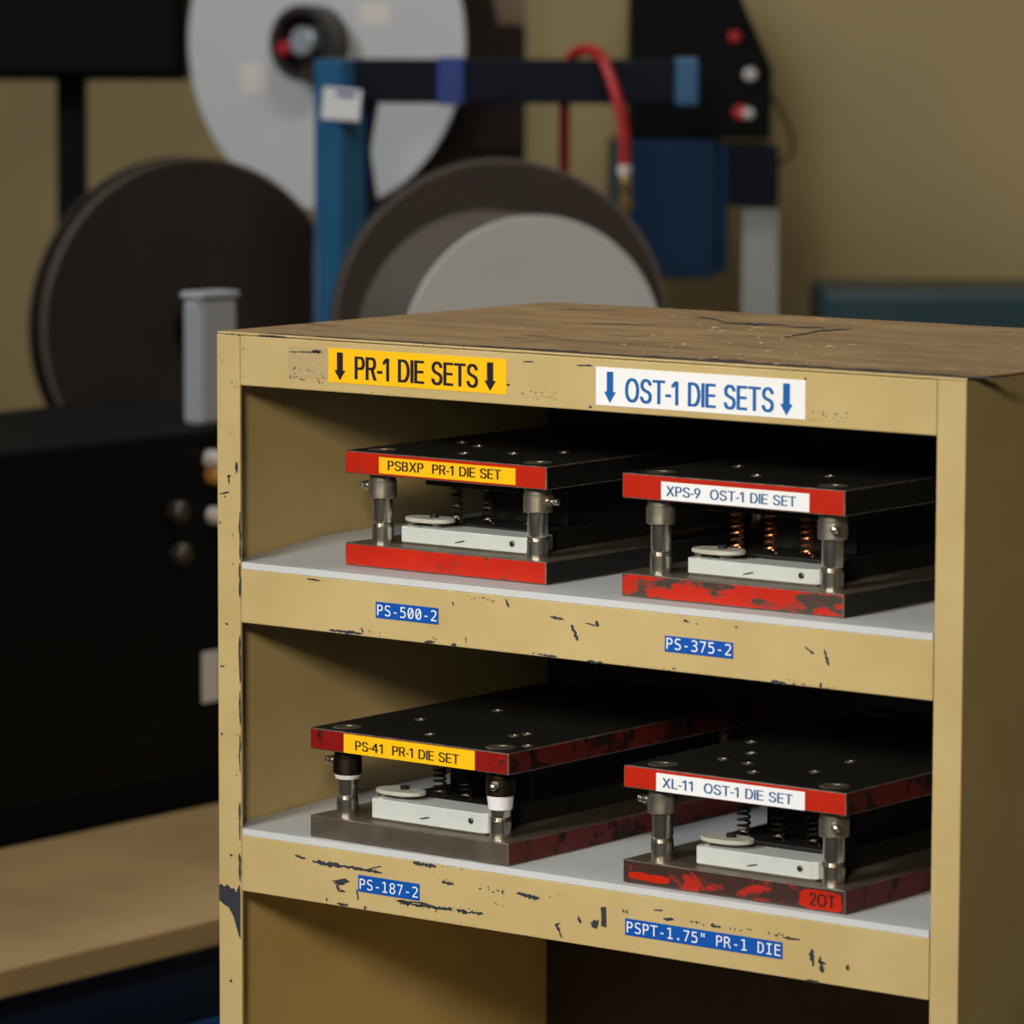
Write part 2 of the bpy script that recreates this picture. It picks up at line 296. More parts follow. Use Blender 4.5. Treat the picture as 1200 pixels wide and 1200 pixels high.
# ------------------------------------------------------------------ lettering
# outlines of the letters: 'x y x y ...', 'faces as corner indices' in thousandths of the type size
SANS = {
    'P': ('60 0 60 509 235 509 272 506 305 499 332 487 356 471 375 452 390 430 400 404 407 377 409 348 407 318 400 291 390 265 375 243 356 223 332 207 305 195 272 188 235 186 109 186 109 242 233 242 257 244 279 248 297 256 312 266 324 279 333 294 339 310 343 328 344 348 343 367 339 385 333 402 324 416 312 428 297 439 279 446 257 451 232 452 125 452 125 0', '0.42.1 42.2.1 42.3.2 42.4.3 42.5.4 42.6.5 42.7.6 42.41.7 41.40.7 40.8.7 0.22.42 22.43.42 39.8.40 38.8.39 37.8.38 37.9.8 36.9.37 35.9.36 35.10.9 34.10.35 33.10.34 33.11.10 32.11.33 31.11.32 31.12.11 30.12.31 30.13.12 29.13.30 28.13.29 28.14.13 27.14.28 26.14.27 26.15.14 25.15.26 24.15.25 23.15.24 23.16.15 0.21.22 43.23.22 43.20.23 20.16.23 20.17.16 20.18.17 20.19.18 0.20.21 0.43.20'),
    'S': ('224 -9 188 -7 156 -1 128 9 102 23 81 40 64 60 51 83 42 109 38 137 104 137 108 118 114 102 123 88 136 76 150 66 166 59 185 53 204 50 224 49 246 50 267 54 286 60 303 69 317 79 329 92 338 106 344 122 346 139 344 154 340 168 332 179 322 189 310 197 296 205 280 211 263 217 245 222 184 239 145 253 112 269 86 289 67 313 56 341 52 372 54 400 62 425 75 448 92 468 113 484 138 498 165 508 195 514 227 516 259 514 289 508 316 498 340 484 360 468 377 449 390 427 398 403 401 378 337 378 332 402 320 421 302 437 280 449 254 456 225 459 204 457 185 454 167 448 152 440 139 430 129 418 121 405 117 391 115 376 117 359 122 345 131 334 142 324 155 315 169 308 184 302 198 297 212 293 264 279 279 275 295 270 312 264 328 256 344 248 359 238 372 226 384 213 395 198 402 180 407 161 408 139 406 112 399 87 386 64 370 43 349 25 323 11 294 0 261 -7', '52.54.53 51.54.52 51.55.54 50.55.51 50.56.55 49.56.50 49.57.56 48.57.49 48.58.57 48.59.58 47.70.48 70.69.48 69.59.48 68.59.69 47.71.70 67.59.68 47.72.71 66.59.67 66.60.59 46.72.47 46.73.72 46.74.73 65.60.66 46.75.74 65.61.60 45.75.46 64.61.65 45.76.75 45.77.76 64.62.61 63.62.64 44.77.45 44.78.77 44.79.78 43.79.44 43.80.79 43.81.80 42.81.43 42.82.81 42.83.82 42.84.83 41.84.42 41.85.84 41.86.85 41.87.86 41.88.87 40.88.41 40.89.88 40.90.89 40.91.90 39.91.40 39.92.91 39.93.92 38.93.39 38.94.93 37.94.38 37.95.94 37.96.95 36.96.37 35.96.36 35.97.96 34.97.35 33.97.34 33.98.97 32.98.33 31.98.32 31.99.98 30.99.31 29.99.30 29.100.99 28.100.29 27.100.28 27.101.100 8.10.9 8.11.10 26.101.27 8.12.11 26.102.101 7.12.8 25.102.26 7.13.12 24.102.25 7.14.13 24.103.102 6.14.7 23.103.24 6.15.14 22.103.23 6.16.15 22.104.103 21.104.22 5.16.6 5.17.16 20.104.21 5.18.17 19.104.20 5.19.18 5.104.19 5.105.104 4.105.5 4.106.105 3.106.4 3.107.106 2.107.3 2.108.107 1.108.2 1.0.108'),
    'B': ('60 0 60 509 241 509 274 507 304 501 329 491 350 477 367 461 381 442 390 421 396 398 398 374 397 353 393 336 387 320 378 307 368 295 356 286 343 278 329 272 315 267 315 262 331 260 347 254 363 245 378 234 391 220 402 203 411 184 416 161 418 136 416 111 410 88 400 67 386 48 368 31 344 18 317 8 284 2 247 0 125 57 245 57 281 60 309 67 330 80 344 96 353 115 355 137 354 153 350 169 342 184 333 197 320 209 306 218 289 225 269 229 248 231 125 231 125 285 238 285 256 287 273 290 288 296 302 304 314 314 323 326 330 340 335 355 336 372 333 393 326 412 313 429 294 442 270 449 240 452 125 452', '0.75.1 75.2.1 75.3.2 75.4.3 75.5.4 75.6.5 75.7.6 75.74.7 74.8.7 0.58.75 73.8.74 72.8.73 72.9.8 71.9.72 70.9.71 70.10.9 69.10.70 69.11.10 68.11.69 68.12.11 67.12.68 66.12.67 66.13.12 65.13.66 65.14.13 64.14.65 64.15.14 63.15.64 63.16.15 62.16.63 61.16.62 61.17.16 60.17.61 59.17.60 59.18.17 0.57.58 57.59.58 57.18.59 57.19.18 57.20.19 57.21.20 57.22.21 57.23.22 57.24.23 57.25.24 57.56.25 56.55.25 55.26.25 0.40.57 54.26.55 53.26.54 53.27.26 52.27.53 51.27.52 51.28.27 50.28.51 49.28.50 49.29.28 48.29.49 48.30.29 47.30.48 46.30.47 46.31.30 45.31.46 45.32.31 44.32.45 44.33.32 43.33.44 42.33.43 42.34.33 41.34.42 0.41.40 0.34.41 0.35.34 0.36.35 0.37.36 0.38.37 0.39.38'),
    'X': ('18 0 217 284 217 236 29 509 104 509 178 400 188 386 196 373 204 361 211 350 217 340 223 329 230 318 236 305 243 292 232 292 239 305 246 317 252 329 258 339 265 350 272 361 280 373 288 386 298 400 374 509 446 509 259 239 259 287 456 0 382 0 292 129 283 142 275 154 268 165 262 175 256 185 250 195 244 206 237 218 230 231 244 231 238 219 231 207 225 196 219 186 213 176 206 166 199 155 191 143 182 129 91 0', '2.4.3 2.5.4 24.26.25 24.27.26 2.6.5 23.27.24 2.7.6 22.27.23 2.8.7 21.27.22 2.9.8 20.27.21 2.1.9 1.10.9 19.28.20 28.27.20 1.11.10 18.28.19 1.12.11 17.28.18 1.13.12 16.28.17 1.15.13 15.14.13 15.28.16 1.28.15 1.29.28 0.40.1 40.41.1 41.29.1 0.39.40 42.29.41 43.38.42 38.29.42 0.43.39 43.38.39 0.44.43 37.29.38 0.45.44 36.29.37 0.46.45 35.29.36 0.47.46 34.29.35 0.48.47 33.29.34 0.49.48 32.29.33 0.50.49 31.29.32 0.51.50 30.29.31'),
    'R': ('60 0 60 509 236 509 273 506 305 500 333 489 356 473 376 455 390 433 401 408 407 381 409 352 407 323 401 296 390 271 376 250 356 232 333 217 305 206 273 200 236 198 96 198 96 255 234 255 258 256 280 260 298 267 313 276 325 287 334 300 340 316 344 333 345 352 344 371 340 389 334 405 325 419 313 430 298 440 279 446 258 451 233 452 125 452 125 0 353 0 230 229 303 229 428 0', '0.22.1 22.42.1 42.2.1 42.3.2 42.4.3 42.5.4 42.6.5 42.7.6 42.41.7 41.40.7 40.8.7 22.43.42 39.8.40 38.8.39 37.8.38 37.9.8 36.9.37 35.9.36 35.10.9 34.10.35 33.10.34 33.11.10 32.11.33 31.11.32 31.12.11 30.12.31 30.13.12 29.13.30 28.13.29 28.14.13 27.14.28 26.14.27 26.15.14 25.15.26 24.15.25 23.15.24 0.21.22 43.23.22 43.45.23 45.15.23 45.16.15 45.46.16 46.17.16 43.20.45 20.44.45 47.17.46 18.47.17 19.47.18 20.47.19 0.20.21 0.43.20 44.47.20'),
    'D': ('219 0 96 0 96 57 215 57 254 60 288 68 318 81 343 99 363 122 379 149 390 181 397 216 399 255 397 294 390 329 379 361 364 388 344 410 320 428 291 441 258 449 221 452 93 452 93 509 225 509 273 505 315 495 353 478 385 455 412 426 433 391 449 351 458 306 462 255 458 205 449 159 433 119 411 83 384 54 351 31 312 14 268 3 125 509 125 0 60 0 60 509', '44.23.45 23.42.45 44.22.23 42.24.23 43.24.42 43.21.24 21.25.24 21.26.25 21.27.26 21.28.27 21.20.28 20.29.28 44.21.22 44.2.21 2.43.21 19.29.20 18.29.19 17.29.18 17.30.29 16.30.17 16.31.30 15.31.16 14.31.15 14.32.31 13.32.14 13.33.32 12.33.13 11.33.12 11.34.33 10.34.11 10.35.34 9.35.10 9.36.35 8.36.9 7.36.8 7.37.36 6.37.7 6.38.37 5.38.6 4.38.5 3.38.4 44.1.2 43.3.2 43.38.3 43.39.38 43.40.39 43.41.40 43.0.41 1.43.44 43.0.1'),
    'I': ('31 0 31 57 118 57 118 452 31 452 31 509 269 509 269 452 183 452 183 57 269 57 269 0', '4.6.5 4.7.6 3.7.4 2.8.3 8.7.3 2.9.8 0.2.1 0.9.2 0.10.9 0.11.10'),
    'E': ('60 0 60 509 372 509 372 452 125 452 125 286 355 286 355 229 125 229 125 57 375 57 375 0', '0.4.1 4.2.1 4.3.2 0.5.4 0.8.5 8.6.5 8.7.6 0.9.8 0.10.9 0.11.10'),
    'T': ('32 452 32 509 417 509 417 452 257 452 257 0 193 0 193 452', '0.2.1 0.3.2 7.3.0 6.4.7 4.3.7 6.5.4'),
    'O': ('267 -7 225 -3 186 7 150 25 119 49 92 79 70 115 53 157 44 203 40 254 44 305 53 352 70 393 92 429 119 459 150 484 186 501 225 512 267 516 309 512 348 501 384 484 415 459 442 429 464 393 480 352 490 305 493 254 490 203 480 157 464 115 442 79 415 49 384 25 348 7 309 -3 267 53 296 55 324 63 349 76 372 94 392 116 408 144 420 176 428 213 430 254 428 295 420 332 408 365 392 392 372 415 349 433 324 446 296 453 267 456 237 453 210 445 184 433 161 415 142 392 125 364 113 332 106 295 103 254 106 213 113 176 125 144 142 117 161 94 184 76 210 63 237 55', '17.19.18 16.19.17 16.20.19 15.20.16 15.21.20 14.21.15 14.22.21 13.55.14 55.54.14 54.22.14 54.53.22 53.23.22 52.23.53 13.56.55 51.23.52 13.57.56 50.23.51 13.58.57 50.24.23 12.58.13 49.24.50 12.59.58 11.59.12 49.25.24 48.25.49 11.60.59 47.25.48 11.61.60 10.61.11 47.26.25 46.26.47 10.62.61 9.62.10 46.27.26 45.27.46 9.63.62 8.63.9 8.64.63 44.27.45 44.28.27 8.65.64 43.28.44 7.65.8 43.29.28 7.66.65 42.29.43 6.66.7 42.30.29 6.67.66 41.30.42 6.68.67 40.30.41 5.68.6 40.31.30 5.69.68 39.31.40 39.32.31 4.69.5 4.70.69 38.32.39 4.71.70 37.32.38 4.36.71 36.32.37 4.32.36 4.33.32 3.33.4 2.33.3 2.34.33 1.34.2 1.35.34 1.0.35'),
    'L': ('60 0 60 509 125 509 125 57 361 57 361 0', '0.2.1 0.3.2 0.4.3 0.5.4'),
    '-': ('337 244 337 188 114 188 114 244', '2.0.3 2.1.0'),
    '1': ('76 0 76 55 391 55 391 0 276 509 276 0 212 0 212 448 209 448 86 358 86 427 198 509', '10.4.11 10.8.4 8.7.4 7.5.4 10.9.8 6.5.7 0.2.1 0.3.2'),
    '2': ('64 0 64 47 234 229 252 248 268 266 282 282 294 298 303 312 311 327 316 341 319 356 320 371 319 389 315 405 308 419 298 431 287 441 273 449 258 455 241 458 224 460 205 458 188 454 172 447 159 438 148 427 139 413 132 398 128 381 127 362 66 362 68 391 75 418 86 442 102 464 121 482 143 496 168 507 196 513 225 516 254 513 281 507 306 497 328 482 346 465 361 445 372 423 379 398 381 372 380 354 377 336 371 318 363 299 351 280 336 259 317 235 294 209 267 180 153 60 153 57 389 57 389 0', '38.40.39 38.41.40 37.41.38 37.42.41 36.42.37 36.43.42 35.43.36 35.44.43 34.44.35 34.20.44 20.19.44 19.45.44 33.21.34 21.20.34 18.45.19 33.22.21 17.45.18 33.23.22 16.45.17 33.24.23 16.46.45 32.24.33 15.46.16 32.25.24 14.46.15 32.26.25 14.47.46 13.47.14 31.26.32 31.27.26 12.47.13 12.48.47 31.28.27 30.28.31 11.48.12 30.29.28 11.49.48 10.49.11 9.49.10 9.50.49 8.50.9 8.51.50 7.51.8 7.52.51 6.52.7 6.53.52 5.53.6 4.53.5 4.54.53 3.54.4 3.55.54 2.55.3 2.56.55 1.56.2 1.57.56 1.58.57 1.59.58 1.60.59 1.61.60 0.61.1'),
    '9': ('226 516 256 513 285 506 310 494 333 478 352 458 368 434 380 408 387 378 389 347 387 322 382 296 373 270 359 240 340 207 315 168 200 0 130 0 301 248 307 248 302 238 295 229 287 221 278 214 268 207 257 202 245 198 232 195 218 195 188 197 161 203 137 214 116 229 98 247 83 269 72 294 66 321 64 352 66 382 73 411 85 436 101 459 120 479 143 494 168 506 196 513 226 460 207 459 190 454 174 446 160 435 148 423 138 407 131 390 127 372 125 352 127 331 131 313 138 295 148 280 160 268 174 257 190 250 207 245 226 243 245 245 263 249 279 257 293 267 305 280 314 295 322 312 326 330 327 350 326 371 322 390 314 407 305 422 293 435 279 446 263 454 245 459', '45.1.0 44.1.45 44.2.1 43.2.44 43.3.2 42.3.43 42.4.3 41.4.42 41.46.4 46.5.4 41.47.46 81.5.46 40.47.41 40.48.47 80.5.81 80.6.5 40.49.48 79.6.80 40.50.49 78.6.79 39.50.40 39.51.50 77.6.78 77.7.6 39.52.51 76.7.77 38.52.39 76.8.7 38.53.52 75.8.76 38.54.53 74.8.75 37.54.38 74.9.8 37.55.54 73.9.74 36.55.37 36.56.55 72.9.73 72.10.9 36.57.56 71.10.72 71.11.10 35.57.36 35.58.57 70.11.71 70.12.11 35.59.58 69.12.70 34.59.35 34.60.59 68.12.69 68.13.12 33.60.34 33.61.60 67.13.68 33.62.61 66.19.67 19.13.67 33.63.62 65.18.66 18.19.66 65.24.18 24.17.18 20.13.19 32.63.33 32.64.63 64.24.65 32.24.64 20.14.13 21.14.20 22.14.21 31.24.32 23.14.22 30.24.31 24.14.23 30.25.24 17.14.24 17.15.14 29.25.30 29.26.25 29.27.26 28.27.29 17.16.15'),
    '4': ('40 105 40 158 247 509 311 509 109 166 109 163 413 163 413 105 282 0 282 121 282 146 282 318 343 318 343 0', '1.3.2 1.4.3 10.12.11 10.13.12 1.5.4 1.6.5 1.10.6 10.7.6 0.10.1 0.9.10 13.7.10 0.8.9 8.7.0 8.13.7'),
}
MONO = {
    'P': ('139 462 139 267 220 267 251 270 276 278 296 292 312 312 321 336 324 365 321 393 312 417 297 436 276 451 251 459 220 462 69 520 220 520 274 515 318 502 352 480 377 450 392 411 397 365 392 317 377 279 353 248 318 226 274 213 220 209 139 209 139 0 69 0', '31.0.15 0.16.15 0.17.16 0.18.17 0.19.18 0.14.19 14.20.19 31.1.0 13.20.14 12.20.13 11.20.12 11.21.20 10.21.11 9.21.10 9.22.21 8.22.9 7.22.8 7.23.22 6.23.7 6.24.23 5.24.6 4.24.5 4.25.24 3.25.4 2.25.3 31.29.1 29.2.1 29.25.2 29.26.25 29.27.26 29.28.27 31.30.29'),
    'S': ('352 502 352 431 331 443 310 454 288 462 267 468 245 471 223 472 192 470 166 462 144 449 128 432 119 411 116 386 118 365 124 348 135 334 151 323 175 312 205 304 242 295 287 282 322 264 349 242 367 214 379 181 382 142 377 97 362 59 336 29 301 7 256 -6 203 -10 178 -9 154 -7 129 -2 105 4 80 12 55 21 55 96 81 81 106 68 131 59 155 52 179 48 203 47 236 50 263 58 286 71 302 89 312 111 315 138 313 161 306 181 295 197 278 210 254 220 224 229 186 237 142 250 107 267 81 287 63 311 52 341 48 376 54 419 69 456 95 487 130 511 171 525 220 529 240 528 261 526 283 522 305 517 328 510', '69.71.70 69.72.71 69.73.72 68.73.69 68.74.73 68.75.74 67.75.68 67.0.75 67.6.0 6.5.0 5.4.0 4.3.0 3.2.0 2.1.0 66.8.67 8.7.67 7.6.67 66.9.8 66.10.9 65.10.66 65.11.10 65.12.11 64.12.65 64.13.12 64.14.13 63.14.64 63.15.14 63.16.15 62.16.63 62.17.16 62.18.17 62.19.18 61.19.62 61.20.19 61.21.20 60.21.61 60.22.21 59.22.60 59.23.22 58.23.59 58.24.23 57.24.58 56.24.57 55.24.56 55.25.24 54.25.55 53.25.54 52.25.53 52.26.25 51.26.52 51.27.26 50.27.51 49.27.50 49.28.27 38.40.39 48.28.49 38.41.40 47.28.48 38.42.41 38.43.42 47.29.28 46.29.47 38.44.43 45.29.46 38.45.44 38.29.45 38.30.29 37.30.38 36.30.37 36.31.30 35.31.36 34.31.35 34.32.31 33.32.34'),
    'T': ('16 520 413 520 413 461 250 461 250 0 180 0 180 461 16 461', '7.1.0 7.2.1 6.2.7 5.3.6 3.2.6 5.4.3'),
    'R': ('265 245 282 239 297 231 311 219 325 202 341 176 359 142 429 0 354 0 292 131 275 164 258 188 244 204 228 213 209 218 188 220 120 220 120 0 50 0 50 520 195 520 247 516 291 503 326 481 351 452 366 414 372 369 368 337 359 309 343 285 322 266 296 253 120 462 120 278 197 278 228 280 253 288 273 300 286 318 295 341 297 369 294 397 286 420 271 438 251 451 225 459 195 462', '18.32.19 32.20.19 32.21.20 32.22.21 32.23.22 32.46.23 46.24.23 18.33.32 45.24.46 44.24.45 44.25.24 43.25.44 42.25.43 41.25.42 41.26.25 40.26.41 39.26.40 39.27.26 38.27.39 38.28.27 37.28.38 37.29.28 36.29.37 35.29.36 35.30.29 34.30.35 18.16.33 16.34.33 16.30.34 16.31.30 16.0.31 16.1.0 16.2.1 16.15.2 15.3.2 18.17.16 14.3.15 14.4.3 13.4.14 12.4.13 11.4.12 11.5.4 10.5.11 10.6.5 9.6.10 9.7.6 8.7.9'),
    'D': ('152 58 205 63 246 77 276 101 295 138 307 191 311 259 307 328 295 381 276 418 247 443 205 457 152 462 118 462 118 58 153 520 226 513 284 492 329 456 360 406 379 341 385 259 379 178 360 113 329 63 284 28 226 7 153 0 48 0 48 520', '28.13.29 13.15.29 13.16.15 13.17.16 13.12.17 12.18.17 28.14.13 11.18.12 10.18.11 10.19.18 9.19.10 8.19.9 8.20.19 7.20.8 7.21.20 6.21.7 5.21.6 5.22.21 4.22.5 4.23.22 3.23.4 3.24.23 2.24.3 1.24.2 1.25.24 0.25.1 28.0.14 28.25.0 28.26.25 28.27.26'),
    'I': ('70 520 359 520 359 461 250 461 250 59 359 59 359 0 70 0 70 59 179 59 179 461 70 461', '11.1.0 11.2.1 10.2.11 9.3.10 3.2.10 9.4.3 7.9.8 7.4.9 7.5.4 7.6.5'),
    'E': ('69 520 377 520 377 461 139 461 139 307 367 307 367 248 139 248 139 59 384 59 384 0 69 0', '11.3.0 3.1.0 3.2.1 11.4.3 11.7.4 7.5.4 7.6.5 11.8.7 11.9.8 11.10.9'),
    'O': ('315 259 312 328 305 383 292 423 273 450 247 467 214 472 182 467 157 450 138 423 125 383 117 328 114 259 117 190 125 136 138 96 157 69 182 52 214 47 247 52 273 69 292 96 305 136 312 190 389 259 384 177 369 109 346 57 312 20 268 -3 214 -10 161 -3 117 19 84 56 60 109 45 176 41 259 46 342 60 410 84 462 117 500 161 522 214 529 268 522 312 500 346 462 369 410 384 342', '41.43.42 41.44.43 40.44.41 40.45.44 39.6.40 6.45.40 39.7.6 5.45.6 39.8.7 4.45.5 38.8.39 4.46.45 38.9.8 3.46.4 38.10.9 2.46.3 2.47.46 37.10.38 37.11.10 1.47.2 1.24.47 36.11.37 36.12.11 0.24.1 35.12.36 35.13.12 23.24.0 23.25.24 35.14.13 22.25.23 22.26.25 34.14.35 34.15.14 21.26.22 21.27.26 33.15.34 33.16.15 20.27.21 33.17.16 19.27.20 19.28.27 32.17.33 32.18.17 18.28.19 32.28.18 32.29.28 31.29.32 31.30.29'),
    '-': ('124 224 305 224 305 167 124 167', '3.1.0 3.2.1'),
    '.': ('170 106 258 106 258 0 170 0', '3.1.0 3.2.1'),
    '1': ('94 59 203 59 203 456 86 430 86 494 203 520 273 520 273 59 381 59 381 0 94 0', '4.6.5 4.2.6 2.7.6 3.2.4 1.7.2 10.1.0 10.7.1 10.8.7 10.9.8'),
    '5': ('72 520 335 520 335 461 136 461 136 333 146 336 156 339 166 341 176 343 187 343 197 344 247 338 290 322 325 296 351 260 367 217 372 167 367 116 350 73 323 37 285 11 240 -5 187 -10 160 -9 135 -8 111 -5 89 0 69 5 50 12 50 84 71 73 93 64 114 58 136 53 158 50 180 49 216 52 246 63 270 80 288 103 298 132 302 167 298 201 287 230 269 253 244 271 214 281 178 284 160 284 141 282 123 278 106 273 89 267 72 259', '53.3.0 3.1.0 3.2.1 53.4.3 9.11.10 8.11.9 7.11.8 6.11.7 5.11.6 5.12.11 4.12.5 53.52.4 52.51.4 51.50.4 50.12.4 50.49.12 49.48.12 48.13.12 48.47.13 47.46.13 46.14.13 45.14.46 44.14.45 44.15.14 43.15.44 42.15.43 42.16.15 41.16.42 40.16.41 40.17.16 39.17.40 39.18.17 38.18.39 28.30.29 37.18.38 28.31.30 37.19.18 28.32.31 36.19.37 28.33.32 28.34.33 35.19.36 28.35.34 28.19.35 28.20.19 27.20.28 27.21.20 26.21.27 25.21.26 24.21.25 24.22.21 23.22.24'),
    '2': ('130 59 369 59 369 0 53 0 53 59 95 103 132 144 167 180 196 212 218 237 234 255 255 281 270 304 281 323 288 341 292 359 293 377 290 404 282 427 268 445 248 459 225 467 197 470 176 469 154 465 131 459 107 450 83 438 57 424 57 495 81 505 104 514 128 521 151 525 173 528 196 529 244 525 284 511 319 489 345 459 360 423 365 382 364 360 358 338 350 315 337 292 321 268 299 242 284 225 266 204 243 179 214 148 176 108', '34.36.35 33.36.34 32.36.33 32.37.36 31.37.32 30.37.31 30.38.37 29.38.30 28.27.29 27.26.29 26.25.29 25.24.29 24.23.29 23.38.29 23.22.38 22.39.38 21.39.22 20.39.21 19.39.20 19.40.39 18.40.19 17.40.18 17.41.40 16.41.17 16.42.41 15.42.16 15.43.42 14.43.15 13.43.14 13.44.43 12.44.13 12.45.44 11.45.12 11.46.45 10.46.11 10.47.46 9.47.10 9.48.47 8.48.9 8.49.48 7.49.8 7.50.49 6.50.7 6.51.50 6.52.51 5.52.6 5.0.52 4.0.5 3.0.4 3.1.0 3.2.1'),
    '3': ('270 278 302 267 328 251 349 230 364 205 373 176 376 143 370 99 354 62 327 31 291 8 247 -6 194 -10 170 -9 146 -7 121 -3 96 2 72 8 48 16 48 86 71 74 95 65 118 58 141 53 163 50 186 49 222 52 251 61 275 75 292 95 303 120 306 150 303 179 292 202 275 222 252 237 224 246 191 249 138 249 138 307 191 307 221 309 246 316 267 328 282 344 291 364 294 387 291 412 283 432 269 449 249 461 225 468 197 470 176 469 154 467 133 463 110 458 87 451 63 442 63 507 90 514 115 519 138 524 160 527 179 529 197 529 244 525 284 512 318 491 343 463 358 429 364 390 361 363 353 339 340 319 321 301 298 288', '64.66.65 63.66.64 62.66.63 62.67.66 61.67.62 60.67.61 59.67.60 59.68.67 58.57.59 57.56.59 56.55.59 55.54.59 54.68.59 54.53.68 53.52.68 52.69.68 51.69.52 50.69.51 50.70.69 49.70.50 48.70.49 47.70.48 47.71.70 46.71.47 46.72.71 45.72.46 44.72.45 44.73.72 43.73.44 43.74.73 42.74.43 42.75.74 41.75.42 40.75.41 38.40.39 38.75.40 38.76.75 38.0.76 38.1.0 38.2.1 38.37.2 37.36.2 36.3.2 35.3.36 34.3.35 34.4.3 33.4.34 33.5.4 32.5.33 31.5.32 31.6.5 30.6.31 30.7.6 29.7.30 29.8.7 28.8.29 18.20.19 27.8.28 18.21.20 18.22.21 27.9.8 26.9.27 18.23.22 18.24.23 25.9.26 18.25.24 18.9.25 18.10.9 17.10.18 17.11.10 16.11.17 15.11.16 14.11.15 14.12.11 13.12.14'),
    '7': ('48 520 376 520 376 490 190 0 116 0 297 461 48 461', '6.1.0 6.2.1 6.5.2 5.3.2 4.3.5'),
    '8': ('214 247 186 244 161 235 142 221 128 201 119 176 116 146 119 117 128 92 142 72 162 57 186 48 214 45 244 48 268 57 287 71 302 91 310 116 313 146 310 176 301 200 287 220 267 235 243 244 153 276 125 286 102 300 83 319 69 341 61 366 58 394 62 433 77 466 100 493 131 513 170 525 214 529 260 525 298 513 329 493 353 466 367 433 372 394 369 366 360 341 346 319 327 300 304 286 276 276 308 266 335 250 356 230 371 204 381 174 384 140 379 96 364 59 339 30 305 8 264 -6 214 -10 165 -6 124 7 90 29 65 59 51 96 46 139 49 174 58 204 73 230 94 250 121 266 128 388 130 362 138 341 150 324 167 312 189 305 214 302 241 305 262 312 279 324 292 341 299 362 302 388 299 414 292 436 279 453 262 465 241 472 214 475 189 472 167 465 150 452 138 435 130 414', '35.37.36 34.37.35 34.38.37 33.38.34 33.39.38 32.39.33 32.90.39 90.40.39 32.91.90 89.40.90 88.40.89 32.92.91 31.92.32 88.41.40 87.41.88 31.93.92 86.41.87 31.94.93 85.41.86 31.95.94 30.95.31 85.42.41 84.42.85 30.72.95 29.72.30 84.43.42 29.73.72 83.43.84 28.73.29 83.44.43 28.74.73 82.44.83 27.74.28 82.45.44 27.75.74 81.45.82 27.76.75 80.45.81 26.76.27 80.46.45 26.77.76 79.46.80 26.78.77 78.46.79 26.46.78 25.46.26 25.47.46 24.47.25 24.48.47 71.48.24 71.49.48 71.50.49 70.50.71 70.0.50 0.23.50 23.51.50 69.1.70 1.0.70 69.2.1 22.51.23 69.3.2 21.51.22 21.52.51 68.3.69 68.4.3 20.52.21 20.53.52 67.4.68 67.5.4 19.53.20 67.6.5 18.53.19 18.54.53 66.6.67 66.7.6 17.54.18 17.55.54 65.7.66 65.8.7 16.55.17 16.56.55 64.8.65 64.9.8 15.56.16 64.10.9 14.56.15 14.57.56 63.10.64 63.11.10 13.57.14 63.12.11 12.57.13 63.57.12 63.58.57 62.58.63 62.59.58 61.59.62 61.60.59'),
    '"': ('178 520 178 327 118 327 118 520 312 520 312 327 251 327 251 520', '6.4.7 6.5.4 2.0.3 2.1.0'),
    '0': ('168 261 170 273 174 284 182 294 191 302 202 307 214 308 226 307 237 302 247 294 255 284 260 273 261 261 260 249 255 238 247 228 238 221 226 216 214 214 202 216 191 220 181 228 174 237 170 248 214 474 185 468 160 450 141 421 128 379 120 325 117 259 120 194 128 140 141 99 160 69 185 51 214 46 245 51 269 69 288 99 302 140 310 194 312 259 310 325 302 379 288 421 269 450 245 468 214 529 265 522 307 499 340 461 364 408 378 341 383 259 378 178 364 111 340 58 307 20 265 -3 214 -10 164 -3 122 20 89 58 65 111 51 178 46 259 51 341 65 408 89 461 122 499 164 522', '71.49.48 70.49.71 70.50.49 69.50.70 69.24.50 24.51.50 69.25.24 47.51.24 69.26.25 46.51.47 68.26.69 46.52.51 68.27.26 45.52.46 68.28.27 44.52.45 67.28.68 44.53.52 67.29.28 43.53.44 43.54.53 66.29.67 66.30.29 42.54.43 5.7.6 4.7.5 4.8.7 3.8.4 3.9.8 2.9.3 2.10.9 1.10.2 1.11.10 0.11.1 0.12.11 23.12.0 23.13.12 65.30.66 65.31.30 41.54.42 41.55.54 23.14.13 22.14.23 22.15.14 21.15.22 21.16.15 20.16.21 20.17.16 19.17.20 19.18.17 65.32.31 40.55.41 64.32.65 40.56.55 39.56.40 64.33.32 63.33.64 39.57.56 63.34.33 38.57.39 63.35.34 37.57.38 62.35.63 37.58.57 62.36.35 36.58.37 62.58.36 61.58.62 61.59.58 60.59.61'),
}
def strokes(*quads):
    v = []; f = []
    for outer, inner in quads:
        k = len(v) // 2; n = len(outer)
        for p in outer + inner: v += [str(round(p[0])), str(round(p[1]))]
        for i in range(n - 1): f.append('%d.%d.%d.%d' % (k + i, k + i + 1, k + n + i + 1, k + n + i))
    return ' '.join(v), ' '.join(f)
def bowl(z0, z1, xs, xr, t=65, h=57):
    def half(a, b, z0, z1):
        zc = (z0 + z1) / 2; rz = (z1 - z0) / 2; n = 14
        return [(125, z1)] + [(a + (b - a) * math.sin(math.pi * i / n) ** .85, zc + rz * math.cos(math.pi * i / n)) for i in range(n + 1)] + [(125, z0)]
    return half(xs, xr, z0, z1), half(xs, xr - t, z0 + h, z1 - h)
def stem(x0=60, x1=125, z0=0, z1=509): return [(x0, z0), (x0, z1)], [(x1, z0), (x1, z1)]
SANS['P'] = strokes(stem(), bowl(212, 509, 262, 402))
SANS['R'] = strokes(stem(), bowl(224, 509, 270, 408), ([(232, 250), (350, 0)], [(296, 262), (428, 0)]))
